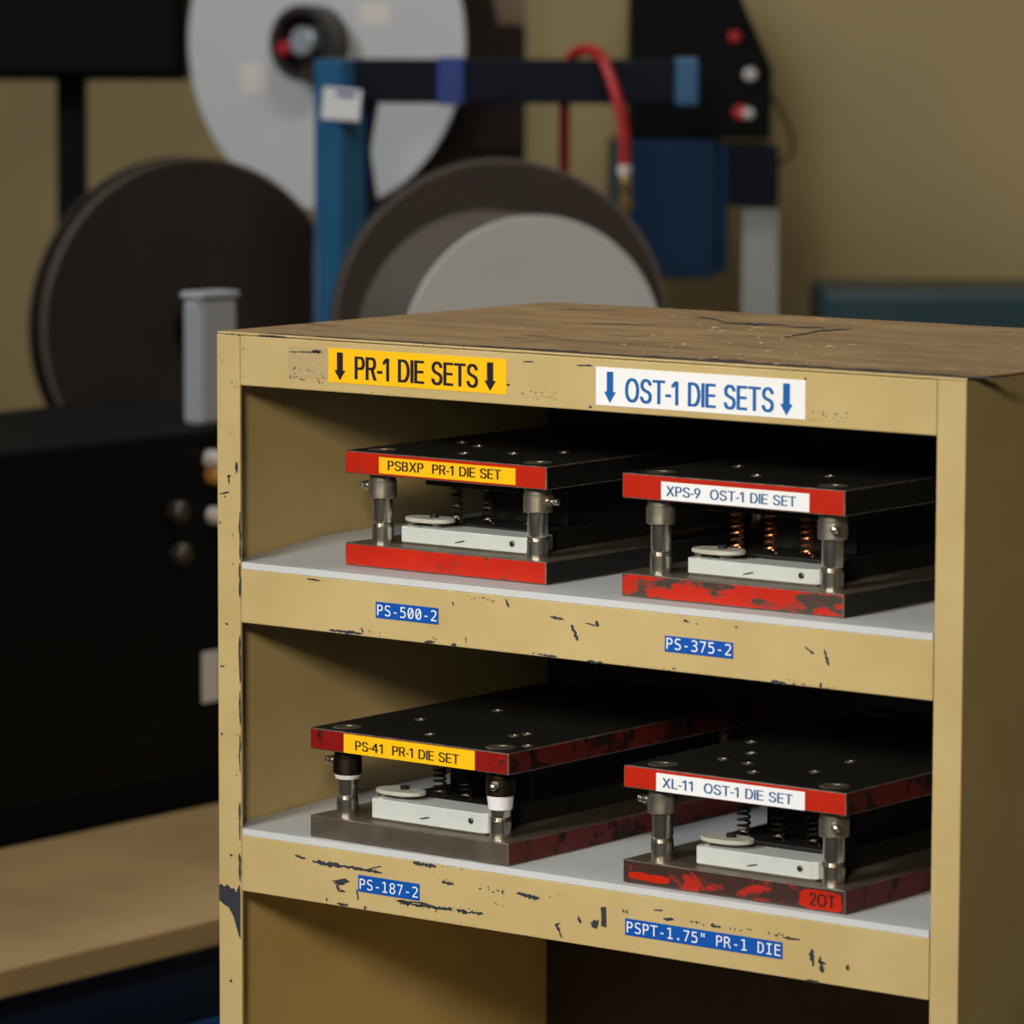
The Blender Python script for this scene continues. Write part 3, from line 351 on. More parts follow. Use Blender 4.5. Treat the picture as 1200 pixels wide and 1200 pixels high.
SANS['B'] = strokes(stem(), bowl(238, 509, 255, 390), bowl(0, 295, 262, 412))
SANS['D'] = strokes(stem(), bowl(0, 509, 225, 452))
SANS['4'] = strokes(stem(270, 334), ([(40, 118), (40, 174)], [(412, 118), (412, 174)]), ([(40, 174), (262, 509)], [(112, 174), (334, 509)]))
SANS['-'] = ('40 160 40 222 190 222 190 160', '0.1.2.3')
SANS['I'] = ('60 0 60 509 125 509 125 0', '0.1.2.3')
SANS['1'] = ('70 358 70 427 182 509 260 509 260 0 196 0 196 448 193 448', '0.1.2.7 2.3.6.7 3.4.5.6')
def put_glyph(mb, table, ch, fx, fz, y, mi):
    v, f = table[ch]; v = list(map(int, v.split()))
    vs = [mb.bm.verts.new((fx(v[i]), y, fz(v[i + 1]))) for i in range(0, len(v), 2)]
    for q in f.split():
        try: mb.bm.faces.new([vs[int(k)] for k in q.split('.')]).material_index = mi
        except ValueError: pass
def span(table, ch):
    v = list(map(int, table[ch][0].split())); return min(v[::2]), max(v[::2])
def letter_line(mb, text, x0, x1, z0, caph, y, mi=0, bold=17):
    """a line of sans lettering squeezed to run from x0 to x1, facing -Y"""
    pen = 0; pos = []
    for ch in text:
        if ch == ' ': pen += 240; continue
        a, b = span(SANS, ch)
        lead = {'1': 20, '-': -12}.get(ch, 0)
        pos.append((ch, pen + lead - a)); pen += lead + b - a + {'-': 45, '1': 135}.get(ch, 74)
    pen -= 74
    sx = (x1 - x0) / pen; sz = caph / 509
    for k, e in enumerate((-bold, 0, bold)):
        for ch, off in pos: put_glyph(mb, SANS, ch, lambda x: x0 + (x + off + e) * sx, lambda z: z0 + z * sz, y - k * .00001, mi)
def mono_line(mb, text, x0, cell, z0, caph, y, mi=0):
    """fixed-pitch label-printer lettering with a slashed zero"""
    sz = caph / 520; sx = cell / 445
    for k, ch in enumerate(text):
        if ch == ' ': continue
        g = 'O' if ch == '0' else ch
        a, b = span(MONO, g); cx = x0 + cell * (k + .5)
        put_glyph(mb, MONO, g, lambda x: cx + (x - (a + b) / 2) * sx, lambda z: z0 + z * sz, y, mi)
        if ch == '0':
            w = cell * .075; mb.flat([(cx - cell * .2 - w, z0 + caph * .16), (cx - cell * .2 + w, z0 + caph * .16), (cx + cell * .2 + w, z0 + caph * .84), (cx + cell * .2 - w, z0 + caph * .84)], y - .00002, mi)

# ------------------------------------------------------------------ room
mb = MB().box(-6, 5, -5, 3.55, -0.05, 0.0); f = mb.build('floor', M['floor']); f['kind'] = 'structure'
mb = MB().box(-6, 5, 3.4, 3.55, 0.0, 3.6); f = mb.build('wall_back', M['wall']); f['kind'] = 'structure'
mb = MB().box(-6.15, -6, -5, 3.55, 0.0, 3.6); f = mb.build('wall_left', M['wall']); f['kind'] = 'structure'

# ------------------------------------------------------------------ cabinet
CHIPS = {
    'header': [
        [69.8,166.1,71.6,166.1,73.5,166.2,75.4,165.8,77.3,165.9,79.2,166.1,81.1,166.4,82.9,166.4,84.8,166.1,86.7,166.2,88.6,166.5,90.4,166.3,92.3,166.3,94.2,166.5,96.1,166.7,97.9,166.8,99.8,166.7,101.7,167.0,103.5,167.0,103.5,167.5,101.7,167.4,99.8,167.7,97.9,167.3,96.1,167.3,94.2,167.5,92.3,167.1,90.5,167.5,88.6,167.3,86.7,167.0,84.8,167.3,83.0,167.3,81.1,166.8,79.2,166.8,77.3,166.7,75.4,166.9,73.5,166.6,71.7,166.4,69.8,166.3],
        [101.5,166.8,98.8,166.3,96.9,166.7,95.5,166.2,95.3,167.1,92.8,167.4,93.6,168.0,95.3,169.0,97.0,168.8,98.5,169.1,100.1,168.7,102.7,168.4,102.5,167.9,100.6,167.4],
        [79.4,147.9,79.0,147.6,78.1,147.6,78.0,148.0,78.8,148.2,79.7,148.2],
        [86.0,145.7,85.6,145.4,84.7,145.5,85.0,145.9,85.3,146.4,86.0,146.1],
        [74.5,146.4,74.4,146.3,73.8,146.2,73.6,146.4,73.9,146.7,74.5,146.7],
        [106.8,148.2,106.7,147.8,106.0,147.9,105.9,148.1,106.1,148.4,106.7,148.4],
        [73.3,146.9,72.5,146.4,71.8,146.8,71.9,147.3,72.3,147.8,72.9,147.4],
        [100.3,147.1,99.4,146.7,99.0,147.0,98.6,147.5,99.6,147.8,100.1,147.5],
        [95.3,152.6,94.8,152.6,94.2,152.7,94.2,153.0,94.8,153.4,95.3,153.1],
        [103.0,150.7,102.1,150.7,101.9,150.8,101.9,151.2,102.7,151.2,103.1,151.0],
        [90.5,153.7,90.0,153.4,89.2,153.3,88.3,153.7,89.3,154.2,90.2,154.2],
        [86.7,146.4,85.9,146.2,85.3,146.4,85.6,146.6,86.5,146.7,87.1,146.6],
        [103.6,146.2,103.3,146.1,103.0,146.1,103.0,146.5,103.3,146.7,103.7,146.5],
        [82.8,146.2,82.1,145.9,81.6,145.9,81.4,146.5,81.8,146.7,82.3,146.8],
        [77.6,146.8,77.1,146.4,76.7,146.6,76.5,147.0,76.9,147.1,77.7,147.3],
        [100.4,145.7,99.5,145.5,98.4,145.7,98.7,145.9,99.7,146.1,100.7,146.0],
        [104.7,148.7,104.1,148.4,103.2,148.7,103.6,149.2,104.3,149.4,104.8,149.1],
        [78.3,150.0,77.3,149.8,76.4,149.7,76.2,150.2,77.1,150.4,77.7,150.3],
        [104.9,144.6,104.4,144.3,103.5,144.4,103.0,144.7,103.9,144.8,104.6,144.8],
        [82.6,153.2,82.2,152.8,81.6,152.9,81.6,153.5,82.0,154.0,82.4,153.8],
        [77.0,147.5,76.4,147.2,75.6,147.3,75.5,147.5,76.0,147.8,76.4,147.8],
        [77.0,153.5,76.4,153.3,75.3,153.1,75.1,153.7,75.8,154.0,76.9,154.1],
        [92.7,152.5,92.1,152.4,91.3,152.4,90.9,152.8,91.7,153.3,92.5,153.0],
        [101.6,144.7,100.7,144.3,100.0,144.8,99.9,145.2,100.9,145.5,101.5,145.1],
        [74.5,148.3,73.5,148.1,72.4,147.9,72.1,148.3,72.7,148.5,73.7,148.6],
        [84.4,146.3,83.7,146.0,82.8,146.0,82.6,146.5,83.4,147.0,84.3,146.8],
        [78.0,154.7,77.2,154.1,76.4,154.3,76.2,154.9,76.8,155.2,77.5,155.3],
        [75.6,148.3,75.6,147.8,75.0,147.9,75.1,148.4,75.2,149.0,75.6,148.6],
        [100.4,165.2,99.8,165.1,99.3,165.2,99.4,165.5,99.8,165.5,100.1,165.4],
        [82.2,159.4,81.6,159.3,81.4,159.5,81.8,159.8,82.2,159.8,82.6,159.6],
        [77.9,164.7,77.5,164.5,77.3,164.8,77.2,165.0,77.5,165.1,78.0,165.0],
        [84.1,161.3,83.3,161.2,82.6,161.1,82.4,161.4,83.1,161.5,83.8,161.5],
        [75.7,163.3,75.5,163.0,75.1,163.2,75.1,163.4,75.4,163.5,76.0,163.5],
        [77.1,161.7,76.7,161.6,76.6,161.7,76.6,162.0,77.0,162.1,77.2,161.9],
        [277.6,152.3,277.3,152.3,276.6,152.1,276.0,152.2,275.2,152.4,275.3,152.7,274.9,153.0,275.1,153.1,275.9,153.6,276.6,153.9,277.3,153.4,278.0,153.5,278.0,153.1,277.6,152.8],
        [304.3,144.8,303.9,144.6,303.5,144.7,303.4,145.0,303.7,145.1,304.1,145.0],
        [302.5,144.3,301.9,144.0,301.5,144.5,302.0,144.8,302.4,144.9,302.5,144.6],
        [310.1,146.2,309.7,146.2,309.1,146.3,309.4,146.6,309.9,146.6,310.4,146.5],
        [319.3,149.3,318.8,149.1,318.1,149.2,318.0,149.5,318.6,149.8,319.3,149.7],
        [307.6,148.8,306.6,148.7,306.1,148.9,306.2,149.2,306.9,149.3,307.4,149.2],
        [299.1,144.7,298.5,144.6,298.3,144.7,298.5,145.0,299.0,145.0,299.3,144.9],
        [301.6,148.5,301.3,148.4,301.0,148.2,300.7,148.7,301.1,149.1,301.6,148.9],
        [310.6,150.0,310.2,149.8,309.8,150.1,309.8,150.4,310.2,150.6,310.5,150.4],
        [312.8,145.5,311.8,145.5,311.0,145.5,311.1,145.8,312.1,145.9,312.8,145.8],
        [307.4,146.3,307.1,146.1,306.4,146.2,306.2,146.5,306.8,146.7,307.5,146.7],
        [293.0,144.4,292.7,144.4,292.5,144.6,292.5,144.9,292.9,145.2,293.2,144.8],
        [319.9,144.6,319.2,144.4,318.5,144.6,318.5,144.8,319.2,145.0,319.6,145.0],
        [316.2,148.1,316.0,148.1,315.8,148.4,315.9,148.8,316.2,148.9,316.3,148.6],
        [291.4,146.2,291.0,146.0,290.6,146.0,290.4,146.2,290.7,146.3,291.2,146.3],
        [297.5,149.3,296.6,149.2,296.0,149.3,296.4,149.7,296.9,149.8,297.7,149.6],
        [314.9,145.8,314.5,145.7,314.0,145.9,314.2,146.3,314.9,146.4,315.3,146.1],
        [289.9,147.3,289.2,146.9,288.5,147.0,288.4,147.5,289.0,147.9,289.6,147.7],
        [316.9,147.1,316.7,146.9,316.3,146.8,316.3,147.1,316.4,147.3,316.8,147.2],
        [301.6,146.2,301.3,146.0,300.8,146.4,301.1,146.6,301.5,146.7,301.9,146.5],
        [305.9,149.3,305.5,149.0,305.0,149.2,305.0,149.5,305.5,149.6,305.9,149.6],
        [317.3,144.5,316.8,144.4,316.5,144.7,316.8,145.0,317.3,145.0,317.6,144.8],
        [301.8,149.0,301.5,148.8,300.9,148.9,300.7,149.1,301.2,149.3,301.8,149.3],
        [336.6,169.7,338.4,169.9,340.1,169.4,341.9,169.8,343.7,169.8,345.5,169.9,347.3,169.9,349.1,169.8,350.8,170.1,350.9,170.8,349.1,171.1,347.3,171.5,345.5,170.7,343.7,171.0,342.0,170.8,340.2,170.8,338.4,170.3,336.6,170.5],
        [289.6,169.9,291.5,170.0,293.5,170.0,295.5,169.9,297.5,170.3,299.5,170.3,299.5,170.7,297.5,171.1,295.5,171.0,293.5,170.8,291.5,170.8,289.6,170.4],
        [557.2,148.2,557.0,147.7,556.3,147.9,555.9,148.2,556.1,148.6,557.0,148.7],
        [562.8,145.0,562.3,144.8,562.0,145.1,562.1,145.5,562.4,145.5,562.6,145.4],
        [539.5,143.7,539.3,143.4,538.7,143.5,538.5,143.8,539.0,144.1,539.3,144.2],
        [549.7,146.1,549.2,145.8,548.7,146.2,548.7,146.6,549.4,146.9,549.9,146.6],
        [547.0,148.6,546.2,148.5,545.8,148.8,546.1,149.3,546.8,149.3,547.2,148.9],
        [544.1,143.0,543.8,142.9,543.5,142.9,543.3,143.1,543.8,143.3,544.1,143.2],
        [547.5,147.6,547.0,147.5,546.4,147.5,546.3,147.8,546.9,148.0,547.5,148.0],
        [556.0,145.6,555.3,145.7,555.0,145.8,555.2,146.1,555.8,146.1,556.6,145.9],
        [564.3,143.6,563.7,143.4,563.2,143.5,563.3,143.7,563.7,143.8,564.2,143.7],
        [566.3,149.7,565.9,149.3,565.3,149.2,565.0,149.8,565.4,150.3,566.1,150.0],
        [536.7,142.4,536.1,142.5,535.6,142.6,535.8,143.1,536.4,143.1,536.9,142.9],
        [561.9,146.2,561.3,145.9,560.9,146.2,561.0,146.7,561.4,146.7,561.9,146.6],
        [558.3,148.2,558.0,147.8,557.5,148.1,557.6,148.4,557.9,148.6,558.2,148.6],
        [541.3,144.1,540.9,144.0,540.6,144.1,540.6,144.4,541.1,144.6,541.4,144.4],
        [548.3,142.9,547.9,142.8,547.7,143.0,547.7,143.3,548.0,143.3,548.3,143.2],
        [565.7,146.2,565.1,146.0,564.7,146.2,565.0,146.5,565.7,146.6,566.3,146.4],
        [559.4,143.7,559.0,143.4,558.4,143.5,557.9,143.8,558.8,143.9,559.7,143.9],
        [544.6,144.0,544.1,143.9,544.0,144.1,544.1,144.5,544.5,144.8,544.7,144.3],
        [538.9,148.6,538.0,148.3,537.5,148.5,537.6,149.0,538.1,149.2,539.0,148.9],
        [546.9,146.9,546.1,146.8,545.4,146.9,545.7,147.3,546.3,147.5,546.8,147.3],
        [542.5,148.7,542.3,148.5,541.9,148.8,542.0,149.0,542.4,149.1,542.8,148.9],
        [558.2,148.5,557.8,148.5,557.5,148.7,557.6,149.0,558.0,148.9,558.6,148.8],
        [532.5,170.8,532.0,170.2,531.7,170.2,531.1,170.5,531.0,170.7,530.3,170.8,530.4,171.1,530.4,171.3,531.1,171.8,531.5,171.8,532.1,171.9,532.8,171.6,532.4,171.2,532.9,171.0],
        [350.9,141.0,350.3,140.7,349.9,140.2,349.3,140.7,348.8,140.4,347.9,140.9,348.4,141.1,348.0,141.4,348.8,142.0,349.2,142.2,349.9,142.3,350.4,142.0,350.7,141.6,351.3,141.3],
        [66.8,176.0,66.1,175.8,65.7,175.9,65.5,176.3,65.9,176.4,66.5,176.4],
        [55.2,175.9,54.7,175.7,54.3,176.0,54.3,176.4,55.0,176.5,55.2,176.3],
        [42.3,175.9,41.8,175.6,41.3,175.9,41.5,176.3,41.9,176.6,42.5,176.3],
        [55.0,175.9,54.8,175.7,54.3,175.7,54.1,176.0,54.5,176.3,55.1,176.2],
        [49.6,176.0,49.0,175.9,48.8,176.3,48.9,176.6,49.6,176.7,50.1,176.4],
        [46.3,175.9,45.9,175.8,45.5,175.9,45.7,176.3,46.1,176.6,46.5,176.2],
        [59.0,175.7,58.4,175.6,58.2,175.8,58.0,176.1,58.6,176.3,58.9,176.0],
        [56.7,176.3,56.1,176.2,55.5,176.3,56.0,176.5,56.7,176.7,57.1,176.5],
        [42.3,177.0,44.2,177.0,46.1,177.0,48.0,176.8,49.9,176.7,51.8,176.4,53.7,176.8,55.6,176.3,57.6,176.8,59.5,176.7,61.3,176.3,63.2,176.7,65.2,176.8,67.0,176.6,68.9,176.7,69.0,177.3,67.1,177.3,65.2,177.5,63.3,177.6,61.4,177.4,59.6,177.7,57.7,177.9,55.7,177.5,53.9,178.0,51.9,177.4,50.1,177.9,48.1,177.5,46.2,177.6,44.3,177.6,42.4,177.6],
        [215.9,177.6,215.8,177.4,215.4,177.5,215.1,177.8,215.5,178.0,215.8,177.9],
        [200.0,178.6,199.3,178.2,198.6,178.2,198.7,178.7,198.9,178.9,199.4,179.0],
        [199.6,179.2,199.2,178.9,198.9,179.1,198.7,179.4,199.2,179.8,199.6,179.4],
        [211.0,178.8,210.8,178.5,210.0,178.6,209.7,178.8,210.0,179.2,210.9,179.1],
        [212.2,178.0,211.4,177.9,211.3,178.2,211.3,178.5,211.9,178.4,212.6,178.3],
        [236.7,176.8,236.1,176.7,235.6,176.8,235.8,177.1,236.2,177.4,236.6,177.2],
        [236.4,178.0,235.9,177.7,235.0,177.8,235.3,178.0,235.7,178.3,236.2,178.1],
        [220.4,178.7,220.2,178.3,219.8,178.4,219.6,178.7,219.8,179.0,220.2,179.0],
        [199.7,178.1,199.2,177.8,198.7,177.8,198.3,178.3,198.9,178.5,199.5,178.5],
        [208.6,178.5,208.2,178.4,207.9,178.5,207.8,178.9,208.2,179.2,208.7,179.0],
        [485.0,177.5,484.9,177.3,484.6,177.3,484.5,177.5,484.6,177.7,484.8,177.6],
        [535.7,177.8,535.2,177.7,534.7,177.8,534.9,178.0,535.5,178.1,535.7,178.0],
        [373.9,177.0,373.5,176.9,373.1,177.1,373.4,177.4,373.8,177.4,373.9,177.2],
        [507.2,176.7,507.0,176.7,506.8,176.9,506.9,177.0,507.2,177.1,507.2,177.0],
        [395.0,177.6,394.5,177.6,394.4,177.7,394.5,177.8,394.9,177.9,395.4,177.8],
        [357.5,177.1,357.2,176.9,357.0,177.0,356.8,177.3,357.1,177.4,357.4,177.4],
        [428.0,176.9,427.5,176.8,427.1,176.8,427.4,177.1,427.6,177.1,427.8,177.0],
        [440.2,177.4,440.0,177.3,439.7,177.4,439.9,177.7,440.1,177.7,440.4,177.6],
        [389.7,176.6,389.5,176.3,389.4,176.7,389.3,176.9,389.7,177.1,390.0,176.9],
        [466.4,177.7,466.2,177.4,465.9,177.4,465.6,177.8,465.9,178.1,466.3,178.0],
        [330.6,176.7,330.3,176.6,329.9,176.7,330.1,177.1,330.4,177.2,330.7,177.1],
        [453.4,177.5,453.2,177.3,452.9,177.5,453.0,177.8,453.2,177.9,453.5,177.8],
        [405.6,176.9,405.4,176.7,405.2,176.8,405.3,177.1,405.5,177.3,405.6,177.0],
        [509.7,177.6,509.5,177.5,509.3,177.6,509.3,177.9,509.6,178.1,509.8,177.8],
        [165.8,139.9,165.2,139.8,165.0,140.1,165.0,140.3,165.5,140.6,165.7,140.3],
        [174.4,139.1,173.9,139.1,173.7,139.3,173.9,139.6,174.3,139.8,174.6,139.5],
        [130.6,138.9,130.1,138.7,129.3,139.0,129.7,139.3,130.6,139.3,131.0,139.2],
        [151.8,140.1,151.5,140.0,150.7,139.8,150.4,140.2,150.8,140.4,151.8,140.5],
        [141.2,138.9,140.6,138.7,139.9,138.7,139.8,139.2,140.4,139.4,141.2,139.3],
        [366.9,138.9,366.6,138.7,366.2,138.6,365.8,138.8,366.2,139.0,366.7,139.1],
        [403.8,137.9,403.5,137.8,403.2,138.0,403.3,138.3,403.6,138.4,403.9,138.3],
        [386.2,138.7,385.7,138.4,385.2,138.6,384.8,138.7,385.5,138.9,386.0,138.8],
        [420.6,139.0,420.4,138.9,420.1,139.1,420.3,139.3,420.7,139.5,420.9,139.2],
        [408.8,137.9,408.6,137.9,408.4,138.0,408.4,138.3,408.6,138.4,408.9,138.3],
        [428.8,139.0,428.3,139.0,428.1,139.1,428.1,139.4,428.5,139.5,428.7,139.3],
        [388.5,137.9,387.9,137.8,387.2,137.9,387.3,138.2,387.9,138.5,388.5,138.4],
        [537.5,138.4,537.0,138.5,536.7,138.7,536.7,138.9,537.4,139.3,537.8,138.9],
        [27.2,166.3,26.5,165.8,25.8,166.1,25.7,166.4,26.2,166.7,26.9,166.7],
        [27.3,159.9,26.5,159.8,25.6,159.8,25.7,159.9,26.2,160.2,27.0,160.1],
        [26.7,164.9,26.3,164.6,26.0,164.9,25.8,165.2,26.4,165.6,26.7,165.2],
        [26.7,145.4,26.0,145.3,25.5,145.6,25.9,146.0,26.5,146.0,27.1,145.9],
    ],
    'shelf1': [
        [88.3,-2.2,90.2,-3.0,92.3,-3.0,94.4,-3.0,96.5,-3.1,98.5,-3.0,100.6,-3.0,100.8,-2.4,98.8,-1.9,96.7,-1.9,94.7,-1.4,92.5,-1.9,90.5,-1.8,88.4,-1.7],
        [95.7,-2.9,95.4,-3.1,94.8,-3.1,94.7,-2.9,94.8,-2.8,95.6,-2.7],
        [98.8,-4.1,98.5,-4.2,98.2,-4.1,98.1,-4.0,98.7,-3.8,99.0,-4.0],
        [90.7,-1.2,90.4,-1.3,90.1,-1.1,90.1,-0.8,90.4,-0.6,90.8,-0.8],
        [94.9,-2.3,94.5,-2.5,94.3,-2.3,94.2,-2.1,94.5,-2.0,94.9,-2.1],
        [105.0,-2.4,104.3,-2.6,103.7,-2.5,104.0,-2.2,104.5,-2.1,105.0,-2.2],
        [109.6,-39.2,111.4,-39.5,113.2,-39.7,115.0,-40.0,117.0,-39.1,118.7,-39.6,120.5,-39.9,122.4,-39.4,124.2,-39.5,125.9,-40.3,127.8,-40.2,129.7,-39.7,131.5,-40.0,133.4,-39.2,135.2,-39.6,136.9,-40.0,138.8,-39.6,140.7,-39.5,140.8,-38.6,139.1,-37.9,137.2,-38.2,135.4,-38.1,133.7,-37.6,131.9,-37.2,130.0,-37.6,128.2,-37.4,126.3,-38.1,124.5,-37.7,122.6,-38.0,120.8,-37.9,119.0,-37.7,117.2,-37.8,115.2,-38.4,113.5,-37.7,111.6,-38.0,109.7,-38.4],
        [140.4,-34.1,140.1,-35.5,140.7,-36.7,141.4,-37.8,141.6,-39.1,142.2,-39.0,142.2,-37.6,142.5,-36.3,141.3,-35.2,141.0,-34.0],
        [158.6,-36.9,158.1,-37.0,157.7,-36.8,157.6,-36.6,158.2,-36.3,158.9,-36.5],
        [153.7,-37.2,153.4,-37.5,152.6,-37.6,152.6,-37.3,152.6,-37.0,153.3,-37.0],
        [149.3,-36.1,149.1,-36.4,148.2,-36.6,148.0,-36.1,148.5,-35.6,149.0,-35.7],
        [149.6,-38.0,149.2,-38.2,148.6,-38.2,148.5,-37.9,148.9,-37.6,149.5,-37.5],
        [158.5,-39.2,157.8,-39.3,157.5,-39.0,157.6,-38.4,158.4,-38.5,158.7,-38.8],
        [148.3,-36.4,147.8,-36.8,147.2,-36.7,147.3,-36.4,147.5,-36.1,148.1,-36.2],
        [209.1,-38.9,208.7,-39.7,205.8,-40.1,204.2,-40.1,202.8,-40.4,199.4,-40.1,200.1,-39.7,201.1,-39.0,199.7,-38.9,202.8,-38.5,204.4,-38.0,206.8,-38.0,207.8,-37.9,207.1,-38.7],
        [209.9,-38.6,209.4,-39.0,208.7,-38.8,208.2,-38.6,208.9,-38.2,209.8,-38.1],
        [211.3,-36.8,210.6,-37.3,210.1,-37.1,209.8,-36.5,210.8,-36.3,211.6,-36.5],
        [208.6,-35.3,208.4,-35.8,207.9,-35.8,207.9,-35.3,208.1,-35.0,208.4,-34.9],
        [201.7,-37.9,201.5,-38.1,200.7,-38.0,200.7,-37.9,201.2,-37.6,201.8,-37.7],
        [208.9,-36.7,208.3,-36.8,207.6,-36.8,207.9,-36.5,208.5,-36.3,209.0,-36.5],
        [209.3,-35.6,208.9,-35.6,208.7,-35.4,208.6,-35.1,209.3,-35.0,209.6,-35.3],
        [229.5,-39.8,228.4,-40.5,227.3,-40.6,226.3,-40.3,225.6,-39.9,224.6,-39.8,224.5,-39.2,224.7,-38.9,226.4,-38.7,227.2,-38.1,228.5,-37.8,228.7,-38.7,228.8,-39.0,230.3,-39.2],
        [238.7,-35.2,238.7,-36.6,238.4,-36.4,238.2,-38.0,238.0,-36.3,238.0,-35.8,237.9,-35.1,237.7,-34.0,237.9,-33.8,238.1,-32.8,238.3,-32.1,238.5,-33.6,238.5,-33.0,238.9,-34.4],
        [300.4,-39.2,300.2,-39.5,299.7,-39.3,299.8,-39.1,300.1,-38.7,300.6,-38.9],
        [300.0,-39.1,299.6,-39.4,298.9,-39.2,299.1,-38.9,299.6,-38.7,300.0,-38.7],
        [240.2,-39.4,239.9,-39.5,239.6,-39.3,239.7,-39.0,240.0,-38.8,240.1,-39.0],
        [299.1,-39.2,298.6,-39.2,298.3,-39.1,298.5,-38.8,299.0,-38.8,299.1,-38.9],
        [284.7,-39.4,284.3,-39.5,284.1,-39.3,284.3,-39.0,284.7,-39.0,285.2,-39.1],
        [254.5,-39.5,254.0,-39.6,253.8,-39.5,253.9,-39.3,254.3,-39.3,254.5,-39.4],
        [300.9,-38.4,300.3,-38.6,299.5,-38.7,299.1,-38.5,299.7,-38.3,300.6,-38.2],
        [251.3,-40.3,250.8,-40.6,250.5,-40.3,250.4,-40.0,250.9,-39.7,251.2,-39.9],
        [240.3,-2.6,240.1,-2.9,239.7,-3.0,239.6,-2.6,239.6,-2.2,240.0,-2.1],
        [254.5,-3.1,253.7,-3.2,253.0,-2.9,253.2,-2.3,254.2,-2.3,255.2,-2.5],
        [265.0,-4.0,264.0,-4.3,263.1,-4.1,263.0,-3.8,264.0,-3.6,264.6,-3.7],
        [251.5,-2.7,251.1,-2.8,250.6,-2.7,251.0,-2.4,251.5,-2.3,251.8,-2.5],
        [263.2,-5.3,262.9,-5.4,262.7,-5.2,262.7,-5.0,263.0,-4.8,263.2,-4.9],
        [243.8,-4.3,243.5,-4.6,242.9,-4.6,242.9,-4.2,243.2,-4.1,243.7,-4.0],
        [259.1,-3.8,258.5,-4.2,257.7,-3.9,257.9,-3.4,258.5,-3.0,259.3,-3.2],
        [262.6,-4.5,262.0,-4.6,261.6,-4.6,261.5,-4.2,262.3,-4.1,262.6,-4.2],
        [263.4,-5.1,262.9,-5.3,262.0,-5.5,261.8,-5.1,262.5,-4.9,263.2,-4.8],
        [246.4,-3.6,246.0,-4.2,245.5,-4.1,245.1,-3.6,245.6,-3.3,246.4,-3.1],
        [247.3,-5.2,247.0,-5.4,246.7,-5.2,246.7,-4.9,247.1,-4.8,247.7,-4.8],
        [255.8,-2.5,255.0,-2.7,254.9,-2.4,254.9,-2.2,255.6,-2.0,255.9,-2.3],
        [225.4,-7.9,225.7,-8.7,225.6,-9.6,226.5,-10.2,227.1,-10.9,227.3,-10.8,227.3,-9.9,227.0,-9.1,226.7,-8.3,226.1,-7.6],
        [274.2,-2.0,275.0,-3.5,275.1,-5.3,276.2,-6.7,277.8,-7.8,278.2,-7.6,277.8,-6.0,276.8,-4.5,276.2,-2.9,274.9,-1.7],
        [314.7,-11.7,316.4,-11.8,318.1,-12.4,319.7,-12.9,321.7,-12.0,323.3,-13.0,325.2,-12.3,326.9,-12.8,327.1,-11.9,325.5,-11.3,323.8,-10.8,322.0,-11.0,320.3,-10.7,318.7,-10.0,316.7,-10.8,314.9,-10.7],
        [333.1,-15.6,333.3,-16.9,334.0,-18.2,334.0,-19.6,335.8,-20.4,336.3,-21.7,335.6,-23.4,337.2,-24.3,337.7,-25.5,338.9,-26.5,339.8,-26.2,339.8,-24.8,339.9,-23.2,338.2,-22.4,338.7,-20.8,337.9,-19.6,336.6,-18.6,335.7,-17.5,335.8,-16.0,334.6,-15.0],
        [345.9,-13.2,347.5,-13.5,349.1,-13.8,350.7,-14.0,352.3,-14.5,353.9,-14.5,355.7,-14.1,355.8,-13.8,354.2,-13.4,352.6,-13.4,351.0,-12.9,349.4,-12.8,347.7,-12.8,346.0,-12.7],
        [355.5,-10.4,354.7,-11.9,355.0,-13.1,355.9,-14.1,356.7,-15.2,357.4,-15.0,358.3,-13.5,357.7,-12.3,357.3,-11.1,356.3,-10.1],
        [431.1,-4.0,432.2,-4.6,433.4,-4.9,434.9,-4.7,436.3,-4.9,436.5,-4.2,435.2,-4.0,434.2,-3.2,432.9,-2.8,431.4,-3.2],
        [443.6,-5.4,443.5,-5.4,443.0,-5.6,442.7,-5.7,442.2,-5.4,442.1,-5.4,441.9,-5.1,442.5,-4.8,442.6,-4.8,442.9,-4.7,443.3,-4.7,443.3,-4.9,443.9,-4.8,443.8,-5.1],
        [477.0,-4.8,476.8,-4.9,476.7,-5.1,476.1,-5.4,475.3,-5.2,475.1,-4.9,475.1,-4.8,474.9,-4.5,475.2,-4.2,476.0,-4.0,476.3,-4.0,477.0,-4.1,477.6,-4.3,477.6,-4.4],
        [533.0,-13.5,534.3,-14.1,535.3,-15.1,536.9,-15.5,537.8,-16.7,538.9,-17.5,540.6,-17.6,541.2,-16.9,540.2,-15.9,538.8,-15.4,537.5,-14.7,536.1,-14.2,535.0,-13.3,533.4,-13.0],
        [548.9,-13.7,549.2,-15.1,549.5,-16.5,550.3,-17.8,549.9,-19.4,551.1,-20.5,550.6,-22.2,552.0,-23.3,552.6,-24.6,553.5,-24.3,554.0,-22.6,552.8,-21.5,553.4,-19.8,552.3,-18.6,551.3,-17.4,551.6,-15.8,550.3,-14.7,550.0,-13.3],
        [303.5,-39.4,305.2,-39.4,307.0,-39.7,308.7,-39.7,310.4,-40.1,312.2,-40.0,313.9,-40.4,315.7,-40.1,317.5,-40.1,319.2,-40.0,321.1,-39.6,321.1,-39.3,319.4,-38.8,317.7,-38.8,316.0,-38.4,314.1,-39.0,312.4,-38.9,310.7,-38.4,308.9,-38.8,307.1,-38.8,305.4,-38.5,303.5,-38.9],
        [348.3,-40.4,350.1,-40.6,351.8,-41.7,353.8,-40.6,355.4,-41.8,357.5,-40.7,359.3,-40.7,361.2,-40.6,361.3,-39.6,359.6,-39.1,357.6,-39.6,355.8,-39.6,354.0,-39.7,352.3,-38.8,350.4,-39.3,348.5,-39.2],
